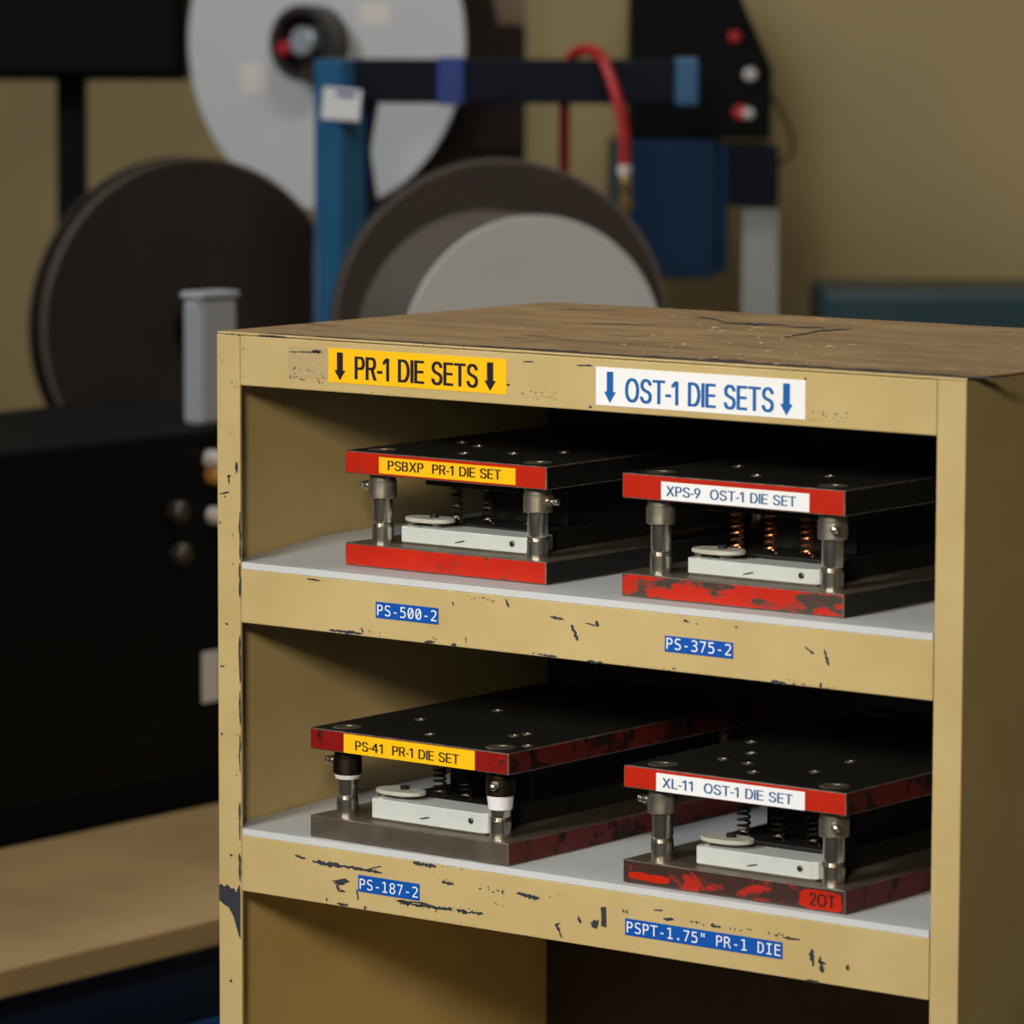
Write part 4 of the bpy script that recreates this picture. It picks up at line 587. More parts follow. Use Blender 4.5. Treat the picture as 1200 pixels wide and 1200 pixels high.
        [454.3,-40.0,454.1,-40.4,453.6,-40.5,453.4,-40.1,453.7,-39.8,454.1,-39.7],
        [382.8,-39.3,382.4,-39.4,382.1,-39.3,382.2,-39.0,382.7,-38.9,382.8,-39.1],
        [451.0,-39.5,450.8,-39.7,450.5,-39.6,450.4,-39.5,450.6,-39.4,451.0,-39.3],
        [414.1,-39.9,413.4,-39.9,413.0,-39.7,413.3,-39.5,413.9,-39.2,414.0,-39.5],
        [404.5,-39.2,404.2,-39.4,403.6,-39.5,403.7,-39.1,403.9,-38.9,404.3,-38.9],
        [495.0,-40.3,494.8,-40.5,494.6,-40.2,494.6,-39.8,494.9,-39.6,495.3,-39.9],
        [478.2,-40.3,477.5,-40.4,477.3,-40.3,477.4,-40.1,477.9,-40.0,478.4,-40.1],
        [407.8,-39.5,407.2,-39.8,406.6,-39.7,406.7,-39.4,407.2,-39.2,407.5,-39.3],
        [420.0,-40.0,419.5,-40.3,418.9,-40.3,418.5,-40.0,419.1,-39.7,419.5,-39.8],
        [470.6,-39.5,470.4,-39.6,470.1,-39.4,470.3,-39.2,470.6,-39.1,470.8,-39.3],
        [457.6,-40.2,457.2,-40.3,457.1,-40.1,457.2,-39.8,457.4,-39.7,457.6,-39.9],
        [385.0,-39.6,384.2,-39.7,383.6,-39.8,383.4,-39.5,384.2,-39.2,384.9,-39.4],
        [443.4,-39.9,443.1,-39.9,442.9,-39.6,443.0,-39.2,443.3,-39.0,443.6,-39.4],
        [420.5,-40.1,420.1,-40.3,419.6,-40.3,419.1,-40.1,419.8,-39.9,420.4,-39.9],
        [415.7,-39.2,415.6,-39.5,415.0,-39.4,414.9,-39.2,415.1,-38.9,415.6,-38.8],
        [471.3,-40.1,471.0,-40.2,470.7,-40.0,470.9,-39.7,471.2,-39.7,471.3,-39.8],
        [424.6,-38.6,424.5,-38.7,424.1,-39.2,423.3,-39.4,422.8,-39.0,422.2,-39.0,421.6,-38.8,422.3,-38.5,422.0,-37.9,423.2,-38.1,423.7,-38.0,424.2,-38.0,424.4,-38.2,425.1,-38.3],
        [505.8,-40.2,507.4,-40.5,509.0,-41.3,510.8,-41.1,512.6,-40.8,514.4,-40.7,516.0,-41.5,517.8,-40.8,518.1,-39.5,516.4,-39.2,514.7,-38.9,512.9,-39.1,511.3,-38.6,509.6,-38.2,507.8,-38.7,506.0,-38.9],
        [525.5,-39.1,525.2,-39.3,524.6,-39.4,524.6,-39.1,524.8,-38.8,525.4,-38.9],
        [527.3,-41.5,526.9,-41.7,526.7,-41.3,526.6,-40.8,527.1,-40.6,527.5,-41.0],
        [526.2,-39.6,525.3,-39.8,524.6,-39.8,524.3,-39.4,525.2,-38.8,525.8,-39.2],
        [525.7,-37.1,525.4,-37.3,524.8,-37.4,524.9,-37.0,525.1,-36.6,525.7,-36.7],
        [522.5,-37.3,522.0,-37.5,521.6,-37.4,521.3,-37.1,521.9,-36.8,522.3,-37.0],
        [520.2,-37.2,519.4,-37.4,519.0,-37.2,518.9,-36.9,520.0,-36.8,520.1,-37.0],
        [524.8,-40.2,524.1,-40.4,523.5,-40.3,523.1,-39.8,524.0,-39.4,524.7,-39.6],
        [547.9,-39.1,547.5,-39.9,547.4,-41.0,546.8,-40.1,546.3,-40.3,545.7,-39.5,545.9,-38.9,545.9,-38.1,546.1,-36.9,546.4,-36.6,546.9,-36.9,547.4,-36.8,547.6,-37.8,547.6,-38.1],
        [552.1,-40.0,551.3,-40.2,550.5,-40.0,551.1,-39.6,551.7,-39.5,552.2,-39.7],
        [553.9,-40.1,553.4,-40.1,553.0,-40.0,553.2,-39.6,553.6,-39.3,554.1,-39.7],
        [558.7,-39.3,557.9,-39.5,557.6,-39.3,557.4,-38.9,558.2,-38.8,558.7,-38.9],
        [533.5,-39.7,533.1,-39.9,532.6,-39.6,532.9,-39.3,533.3,-38.9,533.5,-39.2],
        [534.1,-39.5,533.7,-39.6,533.3,-39.4,533.6,-39.0,534.0,-38.9,534.2,-39.1],
        [539.7,-39.3,539.2,-39.5,538.9,-39.2,538.9,-38.9,539.5,-38.7,539.8,-39.0],
        [533.4,-39.4,532.8,-39.5,532.1,-39.3,532.6,-38.9,533.3,-38.9,533.8,-39.0],
        [532.4,-39.3,531.5,-39.8,531.2,-39.4,531.0,-39.1,531.7,-38.7,532.4,-38.9],
        [63.6,-39.9,63.2,-40.2,62.9,-40.3,62.7,-39.9,63.0,-39.7,63.3,-39.7],
        [40.2,-39.9,40.0,-40.2,39.8,-40.0,39.9,-39.6,40.1,-39.3,40.2,-39.6],
        [94.7,-39.2,94.3,-39.2,94.2,-39.0,94.2,-38.8,94.6,-38.8,94.9,-38.9],
        [67.5,-39.7,66.8,-39.7,66.4,-39.7,66.3,-39.5,67.1,-39.4,67.7,-39.5],
        [45.6,-39.9,45.2,-40.1,44.8,-40.1,44.5,-40.0,44.9,-39.7,45.4,-39.8],
    ],
    'shelf2': [
        [75.9,-213.0,77.8,-213.6,79.9,-213.5,81.6,-214.6,83.8,-214.3,85.9,-214.3,86.2,-213.4,84.3,-212.9,82.2,-212.9,80.5,-212.0,78.3,-212.1,76.3,-212.0],
        [89.1,-213.2,88.8,-213.5,88.5,-213.3,88.6,-213.0,89.0,-213.0,89.2,-213.1],
        [81.5,-213.1,81.1,-213.5,80.8,-213.1,80.8,-212.8,81.1,-212.6,81.3,-212.8],
        [85.7,-213.0,84.7,-213.3,84.4,-213.1,84.6,-212.7,85.2,-212.6,86.0,-212.8],
        [79.5,-211.6,79.2,-211.9,78.6,-212.0,78.6,-211.7,78.8,-211.3,79.3,-211.4],
        [82.2,-213.0,81.9,-213.1,81.6,-213.1,81.4,-212.9,81.7,-212.6,82.0,-212.6],
        [92.7,-215.5,94.5,-215.8,96.4,-215.9,98.2,-216.0,99.9,-216.6,101.7,-217.0,103.7,-216.5,105.4,-217.2,107.5,-216.2,109.0,-217.8,111.0,-217.5,113.1,-216.3,114.9,-216.6,116.7,-217.0,118.5,-217.1,120.6,-216.1,122.3,-216.6,122.7,-214.9,120.8,-215.2,119.2,-214.0,117.5,-213.2,115.6,-213.1,113.7,-213.5,111.8,-213.7,110.1,-212.9,108.0,-214.1,105.9,-214.8,104.4,-213.2,102.3,-214.3,100.7,-213.0,98.8,-213.3,96.6,-214.8,94.8,-214.3,93.0,-214.2],
        [120.8,-215.6,122.6,-215.4,124.4,-215.8,126.1,-216.1,127.7,-216.8,129.8,-215.7,131.6,-215.6,133.2,-216.6,134.9,-216.8,136.8,-216.5,138.6,-216.4,140.3,-216.6,142.2,-216.3,144.0,-216.3,145.7,-216.5,147.5,-216.8,149.3,-216.4,151.2,-216.0,152.8,-216.9,154.6,-216.7,156.4,-216.4,158.3,-216.2,160.0,-216.2,160.2,-215.2,158.4,-215.3,156.7,-214.9,155.0,-214.6,153.4,-213.9,151.4,-214.9,149.8,-214.1,148.0,-214.1,146.1,-214.6,144.4,-214.5,142.5,-214.9,140.9,-214.1,139.1,-214.2,137.3,-214.1,135.4,-214.3,133.6,-214.4,132.0,-213.5,130.1,-214.1,128.2,-214.6,126.5,-214.3,124.7,-214.2,122.9,-214.4,121.0,-214.6],
        [145.5,-215.1,147.6,-214.7,149.7,-214.4,151.6,-213.5,153.6,-213.0,155.5,-212.3,157.6,-211.9,159.5,-211.1,159.3,-210.7,157.2,-210.9,155.3,-211.6,153.3,-212.1,151.3,-212.6,149.3,-213.4,147.4,-214.1,145.5,-214.9],
        [125.9,-227.4,123.4,-229.1,118.9,-230.1,113.2,-229.3,115.6,-228.1,111.1,-227.8,116.5,-226.3,119.3,-225.6,124.3,-224.1,127.4,-225.1,129.7,-226.1],
        [116.1,-230.4,116.0,-231.5,116.6,-232.3,116.7,-233.4,117.7,-234.1,119.1,-233.5,120.0,-232.1,118.4,-231.7,118.9,-230.4,117.0,-230.0],
        [117.5,-234.4,119.3,-235.1,121.2,-234.9,123.0,-234.8,124.9,-234.3,125.0,-233.8,123.2,-233.4,121.4,-232.9,119.5,-233.9,117.6,-233.8],
        [135.8,-231.0,135.4,-232.9,135.7,-234.5,136.3,-236.1,136.1,-237.8,137.3,-239.3,138.0,-239.1,137.7,-237.4,137.6,-235.7,137.1,-234.1,136.8,-232.5,136.7,-230.8],
        [189.2,-204.8,190.9,-205.5,192.6,-206.2,194.5,-205.7,196.2,-206.4,198.1,-205.8,200.0,-205.2,201.6,-206.5,203.6,-205.6,205.1,-206.9,207.2,-205.6,208.9,-205.7,210.7,-205.9,211.1,-204.0,209.3,-203.8,207.6,-203.4,205.9,-202.9,203.9,-204.0,202.2,-203.3,200.3,-204.0,198.7,-203.1,196.6,-204.3,195.1,-202.7,193.1,-203.5,191.4,-203.3,189.5,-203.8],
        [235.6,-204.2,235.2,-204.6,234.3,-204.5,234.2,-204.0,234.8,-203.7,235.3,-203.6],
        [221.6,-204.0,220.9,-204.1,220.1,-203.9,220.6,-203.6,221.5,-203.5,222.3,-203.6],
        [224.5,-202.9,224.0,-203.2,223.4,-203.2,222.9,-203.0,223.4,-202.9,224.0,-202.7],
        [218.1,-204.1,217.3,-204.2,216.9,-203.9,217.0,-203.6,217.8,-203.4,218.6,-203.5],
        [233.9,-203.4,233.7,-203.6,233.3,-203.5,233.2,-203.3,233.6,-203.0,234.0,-203.1],
        [227.3,-203.2,226.9,-203.5,226.5,-203.2,226.3,-202.9,226.8,-202.7,227.3,-202.7],
        [173.1,-235.0,175.0,-234.9,176.8,-234.8,178.6,-234.9,180.3,-235.1,182.2,-234.9,184.0,-234.8,185.8,-234.6,187.6,-234.5,189.4,-234.4,191.2,-234.4,193.0,-234.5,194.8,-234.3,196.7,-234.1,198.5,-234.0,200.3,-233.6,202.1,-233.6,202.2,-233.0,200.4,-233.2,198.6,-232.9,196.8,-232.9,195.0,-233.0,193.2,-233.4,191.4,-233.3,189.6,-233.4,187.8,-233.4,185.9,-233.8,184.1,-234.0,182.3,-233.7,180.5,-233.7,178.7,-233.7,176.8,-234.3,175.0,-234.5,173.2,-234.5],
        [174.7,-235.4,176.3,-235.7,177.8,-236.1,179.3,-236.7,180.8,-237.0,182.7,-236.4,183.9,-237.9,185.9,-236.8,186.3,-235.6,184.5,-235.9,183.3,-234.7,181.7,-234.5,179.8,-235.0,178.7,-233.6,176.9,-234.0,175.1,-234.2],
        [182.7,-236.1,184.7,-236.3,186.9,-236.0,188.9,-236.6,191.0,-236.5,192.9,-237.2,195.1,-236.8,197.1,-237.1,197.6,-235.3,195.5,-235.3,193.5,-235.0,191.4,-235.1,189.2,-235.4,187.5,-233.9,185.2,-234.6,183.0,-234.8],
        [195.6,-235.8,197.6,-236.7,199.9,-236.2,202.1,-236.1,204.0,-237.1,206.5,-236.0,208.6,-236.3,210.8,-236.2,211.1,-234.8,209.0,-234.3,206.9,-233.9,204.7,-233.9,202.7,-233.4,200.4,-233.6,198.2,-233.9,195.9,-234.5],
        [209.2,-236.4,211.4,-237.3,213.9,-236.5,216.3,-236.4,218.7,-236.4,221.2,-236.0,223.6,-235.9,225.9,-236.2,226.2,-234.2,224.0,-233.2,221.4,-234.4,219.2,-233.8,216.6,-234.6,214.4,-234.0,211.8,-235.0,209.5,-234.6],
        [230.6,-235.1,231.5,-236.6,233.0,-236.2,234.8,-235.4,235.7,-236.8,237.0,-237.0,238.7,-236.4,240.0,-236.8,240.5,-235.3,239.5,-234.2,238.2,-233.9,237.1,-233.1,235.4,-233.9,234.0,-233.8,232.6,-233.8,230.9,-234.3],
        [240.3,-235.6,242.3,-236.0,244.4,-235.2,246.3,-235.8,248.4,-235.1,250.3,-236.4,252.4,-235.4,254.4,-235.1,254.6,-234.1,252.6,-233.1,250.5,-234.1,248.5,-233.9,246.5,-234.3,244.6,-233.5,242.4,-234.8,240.3,-235.1],
        [249.2,-233.0,248.6,-233.2,247.9,-233.1,248.4,-232.7,248.9,-232.7,249.2,-232.7],
        [204.3,-235.7,203.7,-235.9,203.4,-235.7,203.2,-235.4,204.0,-235.1,204.6,-235.3],
        [195.2,-236.1,194.2,-236.6,193.0,-236.6,192.7,-236.3,193.6,-235.8,194.5,-235.9],
        [191.2,-235.9,190.6,-236.1,190.2,-235.9,190.0,-235.6,190.9,-235.3,191.7,-235.5],
        [227.7,-233.2,227.3,-233.5,226.9,-233.3,226.8,-232.9,227.3,-232.7,227.7,-232.6],
        [201.9,-236.1,201.3,-236.6,200.9,-236.4,200.3,-236.0,200.9,-235.7,201.6,-235.6],
        [245.8,-233.1,245.7,-233.4,245.3,-233.4,244.9,-233.2,245.2,-233.0,245.8,-232.8],
        [199.7,-238.4,199.4,-238.6,199.2,-238.6,199.2,-237.9,199.4,-237.5,199.9,-237.8],
        [232.0,-234.1,231.3,-234.6,230.1,-234.7,230.0,-234.3,230.4,-234.0,231.1,-233.9],
        [234.1,-232.6,233.6,-232.9,233.1,-232.6,233.2,-232.2,233.9,-232.1,234.3,-232.2],
        [178.0,-237.1,177.3,-237.1,176.5,-237.0,177.1,-236.6,177.9,-236.3,178.5,-236.6],
        [241.9,-232.6,241.4,-233.0,240.7,-232.8,240.7,-232.3,241.4,-231.9,242.2,-232.2],
        [231.3,-234.7,230.8,-235.0,230.2,-234.9,230.3,-234.5,230.5,-234.2,231.0,-234.2],
        [239.5,-236.6,238.4,-236.8,238.0,-236.8,237.8,-236.4,238.6,-236.2,239.5,-236.3],
        [228.9,-235.3,228.4,-235.5,227.6,-235.6,227.6,-235.4,227.9,-235.1,228.6,-235.1],
        [239.3,-235.0,238.7,-235.2,238.3,-235.1,238.2,-234.9,238.5,-234.7,239.1,-234.5],
        [211.9,-238.2,211.5,-238.7,210.8,-238.8,209.9,-238.4,210.7,-238.0,211.7,-237.6],
        [220.2,-235.6,219.3,-235.8,218.8,-235.5,219.2,-235.3,219.9,-234.9,220.3,-235.3],
        [216.3,-216.4,218.2,-216.7,220.1,-216.4,221.8,-217.2,223.6,-217.2,225.6,-216.5,227.5,-216.7,227.7,-215.7,226.0,-215.0,224.1,-214.9,222.3,-214.8,220.3,-215.4,218.7,-214.2,216.7,-214.9],
        [226.1,-215.6,225.5,-215.7,224.9,-215.6,225.3,-215.1,226.0,-215.2,226.4,-215.3],
        [214.3,-212.8,214.0,-213.3,213.6,-213.3,213.6,-212.9,213.6,-212.4,214.0,-212.5],
        [220.7,-213.9,220.0,-214.2,219.4,-213.9,219.2,-213.6,220.2,-213.2,221.2,-213.4],
        [223.4,-214.2,222.7,-214.4,222.0,-214.3,222.5,-214.0,223.1,-213.8,223.4,-214.0],
        [227.4,-214.3,226.8,-214.5,226.2,-214.4,226.3,-214.1,226.9,-214.0,227.5,-214.0],
        [273.7,-216.0,272.9,-216.5,271.6,-216.6,271.3,-216.0,272.5,-215.5,273.5,-215.6],
        [253.2,-216.4,252.2,-216.9,251.0,-216.9,250.8,-216.0,252.0,-215.8,252.9,-215.7],
        [260.9,-215.9,260.2,-216.2,259.5,-216.5,259.5,-215.8,260.0,-215.3,260.4,-215.3],
        [267.8,-215.4,267.4,-215.7,266.8,-215.8,266.6,-215.3,267.1,-214.9,267.8,-215.0],
        [274.7,-215.4,274.1,-215.5,274.0,-215.3,274.1,-214.9,274.7,-214.9,274.8,-215.1],
        [270.0,-215.8,269.4,-216.2,268.4,-216.6,267.9,-216.0,268.2,-215.4,269.5,-215.3],
        [273.7,-217.4,272.5,-217.7,271.9,-217.6,271.7,-217.1,272.7,-216.6,273.7,-216.8],
        [264.9,-217.6,263.8,-217.8,262.9,-217.6,263.0,-216.9,264.4,-216.9,265.3,-217.1],
        [273.3,-215.4,272.5,-215.5,272.0,-215.4,272.2,-214.8,273.1,-214.5,273.4,-215.0],
        [260.2,-214.2,259.7,-214.5,259.1,-214.5,258.7,-214.0,259.6,-213.5,260.1,-213.7],
        [285.4,-216.4,287.2,-216.1,288.8,-216.6,290.4,-216.9,292.1,-217.1,293.6,-217.9,295.6,-216.7,296.8,-218.7,298.9,-217.4,300.4,-218.1,301.9,-218.7,303.9,-217.9,305.8,-217.2,306.0,-216.3,304.5,-215.7,302.9,-215.5,301.3,-215.0,299.4,-215.5,298.0,-214.6,296.2,-214.9,294.4,-215.0,292.8,-214.6,291.1,-214.6,289.5,-214.3,287.8,-214.2,285.8,-215.0],
        [267.4,-224.3,266.7,-224.6,266.4,-224.4,266.4,-224.2,266.8,-223.9,267.3,-224.1],
        [266.1,-225.5,265.5,-225.6,264.8,-225.4,265.4,-225.1,266.2,-224.9,266.8,-225.1],
        [267.9,-226.6,267.3,-226.6,266.4,-226.5,266.9,-226.2,267.9,-226.1,268.5,-226.2],
        [273.4,-226.3,272.5,-226.5,271.9,-226.6,271.7,-226.3,272.4,-226.1,272.9,-226.1],
        [116.7,-244.2,118.5,-244.6,120.3,-245.3,122.2,-245.4,124.2,-245.2,126.2,-244.8,128.2,-244.4,128.3,-244.1,126.6,-243.1,124.6,-243.4,122.7,-243.2,120.7,-243.3,118.9,-243.1,116.8,-243.6],
        [107.2,-243.5,106.9,-244.2,106.7,-244.0,106.5,-243.1,106.4,-243.1,106.1,-242.5,105.9,-241.9,106.4,-241.1,106.5,-241.2,106.9,-241.2,107.1,-241.0,107.6,-241.6,107.4,-242.1,107.7,-242.7],
        [144.4,-244.8,144.3,-245.4,143.8,-245.3,143.3,-245.7,143.0,-244.9,142.8,-244.5,142.8,-243.9,143.2,-243.5,143.6,-242.3,143.9,-242.8,144.2,-242.3,145.1,-243.3,145.1,-243.8,144.8,-244.4],
        [302.6,-244.8,302.0,-245.1,301.2,-245.0,301.3,-244.9,301.6,-244.7,302.2,-244.6],
        [203.6,-243.9,203.4,-244.0,203.1,-243.9,203.3,-243.6,203.6,-243.6,203.8,-243.7],
        [234.9,-243.9,234.4,-244.2,233.9,-244.1,233.4,-244.0,233.9,-243.7,234.7,-243.5],
        [295.0,-245.2,294.4,-245.6,293.7,-245.4,293.7,-245.2,294.0,-244.8,294.7,-244.9],
        [247.7,-244.3,247.3,-244.5,247.0,-244.2,247.1,-243.9,247.4,-243.7,247.5,-243.9],
        [179.9,-244.7,179.7,-245.0,179.4,-245.1,179.4,-244.8,179.5,-244.4,179.8,-244.4],
        [212.9,-243.9,212.5,-244.0,211.8,-244.1,211.9,-243.9,212.4,-243.7,213.0,-243.7],
        [211.8,-244.8,210.9,-245.0,210.3,-244.9,210.8,-244.7,211.5,-244.5,211.9,-244.7],
        [180.9,-243.8,180.5,-244.0,179.9,-244.1,179.7,-244.0,179.9,-243.7,180.6,-243.7],
        [287.2,-245.3,286.9,-245.3,286.7,-245.2,286.7,-245.1,287.0,-244.9,287.2,-245.1],
        [305.9,-215.8,305.5,-216.2,305.1,-216.0,305.1,-215.7,305.4,-215.5,305.8,-215.7],
        [325.7,-212.1,325.3,-212.1,325.2,-212.0,325.1,-211.7,325.6,-211.6,326.0,-211.8],
        [322.9,-212.2,322.3,-212.5,321.8,-212.6,321.4,-212.3,321.9,-212.0,322.6,-212.0],
        [316.0,-214.4,315.5,-214.9,314.8,-214.7,314.7,-214.4,315.3,-214.0,316.0,-213.9],
        [320.8,-234.0,321.1,-235.6,321.7,-237.0,322.7,-238.2,324.2,-239.2,324.2,-240.9,325.0,-242.2,326.4,-243.2,327.1,-242.8,326.2,-241.6,325.5,-240.2,324.8,-238.8,325.0,-237.1,324.0,-235.8,322.8,-234.7,321.5,-233.6],
        [319.8,-234.7,321.4,-234.8,322.7,-234.2,323.9,-233.4,325.3,-232.9,325.1,-232.5,323.6,-232.5,322.2,-232.9,320.9,-233.4,319.7,-234.3],
        [340.6,-225.8,340.3,-227.4,341.1,-228.5,341.6,-229.7,343.3,-230.4,343.9,-230.1,343.9,-228.7,343.3,-227.5,342.1,-226.6,341.6,-225.4],
        [359.2,-228.7,358.6,-230.0,358.3,-231.0,357.0,-232.6,354.8,-232.1,352.9,-231.7,353.0,-229.7,351.4,-229.0,354.0,-227.5,354.5,-226.4,355.9,-226.1,357.6,-226.5,360.0,-225.5,359.1,-227.1],
        [360.8,-216.3,365.7,-215.4,366.2,-230.5,361.3,-229.9,361.6,-223.0],
        [380.0,-215.5,380.4,-216.2,380.1,-217.1,381.0,-217.5,381.3,-218.1,381.8,-217.9,382.1,-217.0,381.6,-216.5,381.5,-215.7,380.8,-215.2],
        [383.1,-215.4,383.2,-216.2,383.0,-217.1,383.7,-217.7,384.4,-218.3,384.7,-218.2,384.9,-217.3,384.7,-216.5,384.1,-215.9,383.8,-215.2],
        [424.9,-217.5,422.6,-218.1,420.9,-218.5,418.8,-219.0,417.4,-218.4,416.6,-218.2,415.2,-217.9,416.8,-216.8,418.8,-216.8,420.4,-216.5,422.1,-216.0,424.1,-216.2,423.3,-216.5,425.4,-217.0],
        [407.2,-212.7,408.8,-212.9,410.5,-212.6,412.1,-212.8,413.7,-212.4,415.4,-212.2,415.5,-211.5,413.9,-211.2,412.2,-211.7,410.6,-211.6,408.9,-211.9,407.3,-212.1],
        [445.7,-216.4,444.7,-217.1,443.8,-216.7,443.0,-216.3,444.1,-215.6,445.1,-215.9],
        [447.5,-216.5,446.7,-216.9,445.9,-216.8,446.0,-216.3,446.5,-216.1,447.5,-216.0],
        [440.1,-216.5,439.7,-216.8,438.7,-217.0,438.8,-216.6,439.2,-216.1,440.1,-216.1],
        [442.1,-216.9,440.8,-217.4,439.8,-217.0,440.2,-216.5,441.1,-216.2,442.0,-216.5],
        [451.2,-218.2,450.5,-218.6,450.1,-218.2,449.9,-217.5,450.5,-217.0,451.0,-217.5],
        [445.0,-217.8,444.5,-217.9,444.0,-217.4,444.3,-216.7,444.9,-216.4,445.1,-217.1],
        [456.5,-217.8,458.1,-218.3,459.9,-218.6,461.7,-217.9,463.4,-218.5,465.3,-217.5,465.4,-216.8,463.7,-216.6,462.0,-216.7,460.2,-216.6,458.7,-215.3,456.7,-216.4],
        [477.1,-218.6,476.7,-218.7,476.5,-218.2,476.6,-217.6,477.0,-217.5,477.4,-217.9],
        [474.2,-217.3,473.4,-217.9,472.6,-217.8,472.6,-217.4,472.9,-217.0,473.5,-217.0],
        [490.8,-216.2,489.8,-216.2,489.3,-216.1,489.2,-215.6,490.2,-215.4,490.9,-215.7],
        [478.0,-217.2,477.2,-217.6,476.8,-217.3,476.9,-216.7,477.4,-216.6,477.8,-216.7],
        [474.7,-216.7,474.0,-216.9,473.6,-216.8,473.6,-216.4,474.1,-216.3,474.5,-216.3],
        [488.9,-215.6,488.2,-216.1,487.3,-216.1,486.4,-215.9,487.3,-215.5,488.1,-215.4],
        [482.8,-217.5,482.3,-217.9,481.3,-218.0,481.4,-217.4,481.8,-217.0,482.7,-216.8],
        [491.4,-216.1,491.1,-216.4,490.4,-216.3,490.3,-216.0,490.6,-215.6,491.3,-215.8],
        [530.3,-218.3,529.8,-218.2,529.3,-218.2,529.4,-217.7,530.0,-217.3,530.4,-217.7],
        [506.4,-216.7,505.6,-217.2,505.0,-216.6,505.2,-216.0,505.9,-215.5,506.6,-216.1],
        [522.0,-218.5,521.8,-218.8,521.4,-218.9,521.2,-218.4,521.3,-218.1,521.7,-217.7],
        [513.7,-217.4,512.5,-217.8,511.8,-217.8,511.4,-217.1,512.4,-216.5,513.4,-216.9],
        [527.3,-218.1,526.7,-218.5,525.6,-218.9,525.3,-218.2,526.0,-217.7,526.7,-217.5],
        [517.8,-216.8,517.7,-217.3,517.0,-217.2,516.4,-216.9,517.0,-216.4,517.8,-216.5],
        [522.3,-218.3,521.2,-218.5,520.8,-218.2,520.8,-217.8,521.8,-217.6,522.3,-217.8],
        [520.4,-217.8,519.7,-218.4,519.3,-218.0,518.9,-217.7,519.7,-217.2,520.7,-217.5],
        [511.5,-217.4,510.7,-217.7,510.6,-217.2,510.5,-216.6,511.3,-216.6,511.3,-217.0],
        [514.7,-215.7,514.4,-216.2,513.5,-216.2,512.9,-215.9,513.6,-215.4,514.4,-215.4],
        [527.8,-217.9,527.4,-218.4,526.6,-218.5,526.5,-217.9,526.9,-217.5,527.8,-217.5],
        [515.7,-216.3,514.7,-216.6,514.1,-216.3,514.7,-215.8,515.4,-215.5,515.8,-215.8],
        [518.3,-216.1,517.3,-216.6,516.8,-216.3,516.4,-216.1,517.5,-215.7,518.4,-215.7],
        [517.9,-218.4,519.5,-218.2,521.1,-218.1,522.6,-218.6,524.1,-219.0,525.8,-218.2,527.4,-218.2,528.9,-218.5,530.5,-218.2,532.1,-217.7,532.2,-217.2,530.7,-217.1,529.0,-217.4,527.5,-217.2,525.9,-217.2,524.3,-217.4,522.8,-216.7,521.3,-216.6,519.6,-217.6,518.0,-217.4],
        [540.9,-223.1,541.2,-224.3,539.7,-226.0,539.3,-227.4,540.7,-228.5,539.9,-230.0,541.0,-231.1,542.0,-232.2,542.4,-233.5,542.1,-234.9,543.7,-234.6,544.1,-233.1,543.8,-231.8,543.7,-230.5,543.7,-229.2,544.1,-227.7,543.3,-226.6,543.6,-225.2,543.5,-223.8,542.3,-222.8],
        [547.7,-227.6,548.2,-228.9,546.9,-230.8,547.6,-232.0,549.2,-233.1,548.0,-234.8,548.2,-236.3,549.1,-237.5,550.1,-238.6,551.2,-238.4,552.4,-236.6,552.0,-235.2,551.2,-234.0,551.3,-232.5,550.7,-231.2,549.6,-230.0,549.8,-228.5,549.2,-227.2],
        [547.7,-230.8,549.0,-231.5,550.5,-231.6,551.9,-232.1,553.3,-232.5,553.8,-231.7,552.6,-230.9,551.2,-230.4,549.5,-230.6,548.1,-230.0],
        [572.5,-233.4,571.9,-233.6,571.1,-234.5,570.6,-233.3,570.3,-232.9,569.7,-232.4,570.1,-231.2,570.4,-230.1,571.0,-231.0,571.7,-229.7,572.3,-229.9,572.9,-231.0,572.2,-231.9,573.1,-232.7],
        [537.4,-245.2,538.9,-246.3,540.7,-245.9,542.4,-246.2,544.0,-246.7,545.8,-246.6,547.6,-246.4,549.4,-246.2,549.6,-245.5,547.9,-245.4,546.4,-244.3,544.5,-244.7,542.8,-244.6,541.2,-244.0,539.3,-244.8,537.6,-244.6],
        [422.5,-245.2,422.2,-245.4,421.8,-245.3,421.9,-245.1,422.2,-244.9,422.5,-245.0],
        [507.7,-245.6,507.4,-245.8,507.0,-245.7,507.1,-245.5,507.2,-245.1,507.6,-245.2],
        [547.9,-247.0,547.7,-247.1,547.5,-247.0,547.4,-246.7,547.7,-246.5,547.8,-246.7],
        [529.6,-246.8,529.4,-247.1,528.9,-247.2,528.8,-246.9,528.8,-246.7,529.5,-246.6],
        [371.5,-245.2,371.1,-245.4,370.8,-245.4,370.7,-245.2,371.0,-244.9,371.3,-245.0],
        [544.1,-246.2,543.6,-246.2,543.4,-246.2,543.4,-245.9,544.0,-245.9,544.6,-245.9],
        [391.1,-245.0,390.9,-245.3,390.6,-245.2,390.6,-244.7,390.8,-244.6,391.0,-244.7],
        [374.9,-245.2,374.5,-245.4,374.2,-245.4,374.2,-245.2,374.4,-245.1,374.9,-245.1],
        [522.6,-246.0,522.3,-246.0,522.0,-245.9,522.1,-245.7,522.6,-245.3,522.7,-245.7],
        [461.0,-245.9,460.6,-246.1,460.3,-245.9,460.4,-245.4,460.8,-245.3,460.9,-245.6],
    ],
    'post': [
        [0.2,-244.4,3.0,-243.1,5.6,-245.1,9.0,-242.7,12.4,-245.5,15.8,-245.1,17.1,-248.3,21.0,-241.2,21.8,-246.4,21.8,-283.9,19.9,-280.8,17.4,-273.9,14.5,-266.4,9.8,-260.4,5.5,-258.9,0.3,-255.9],
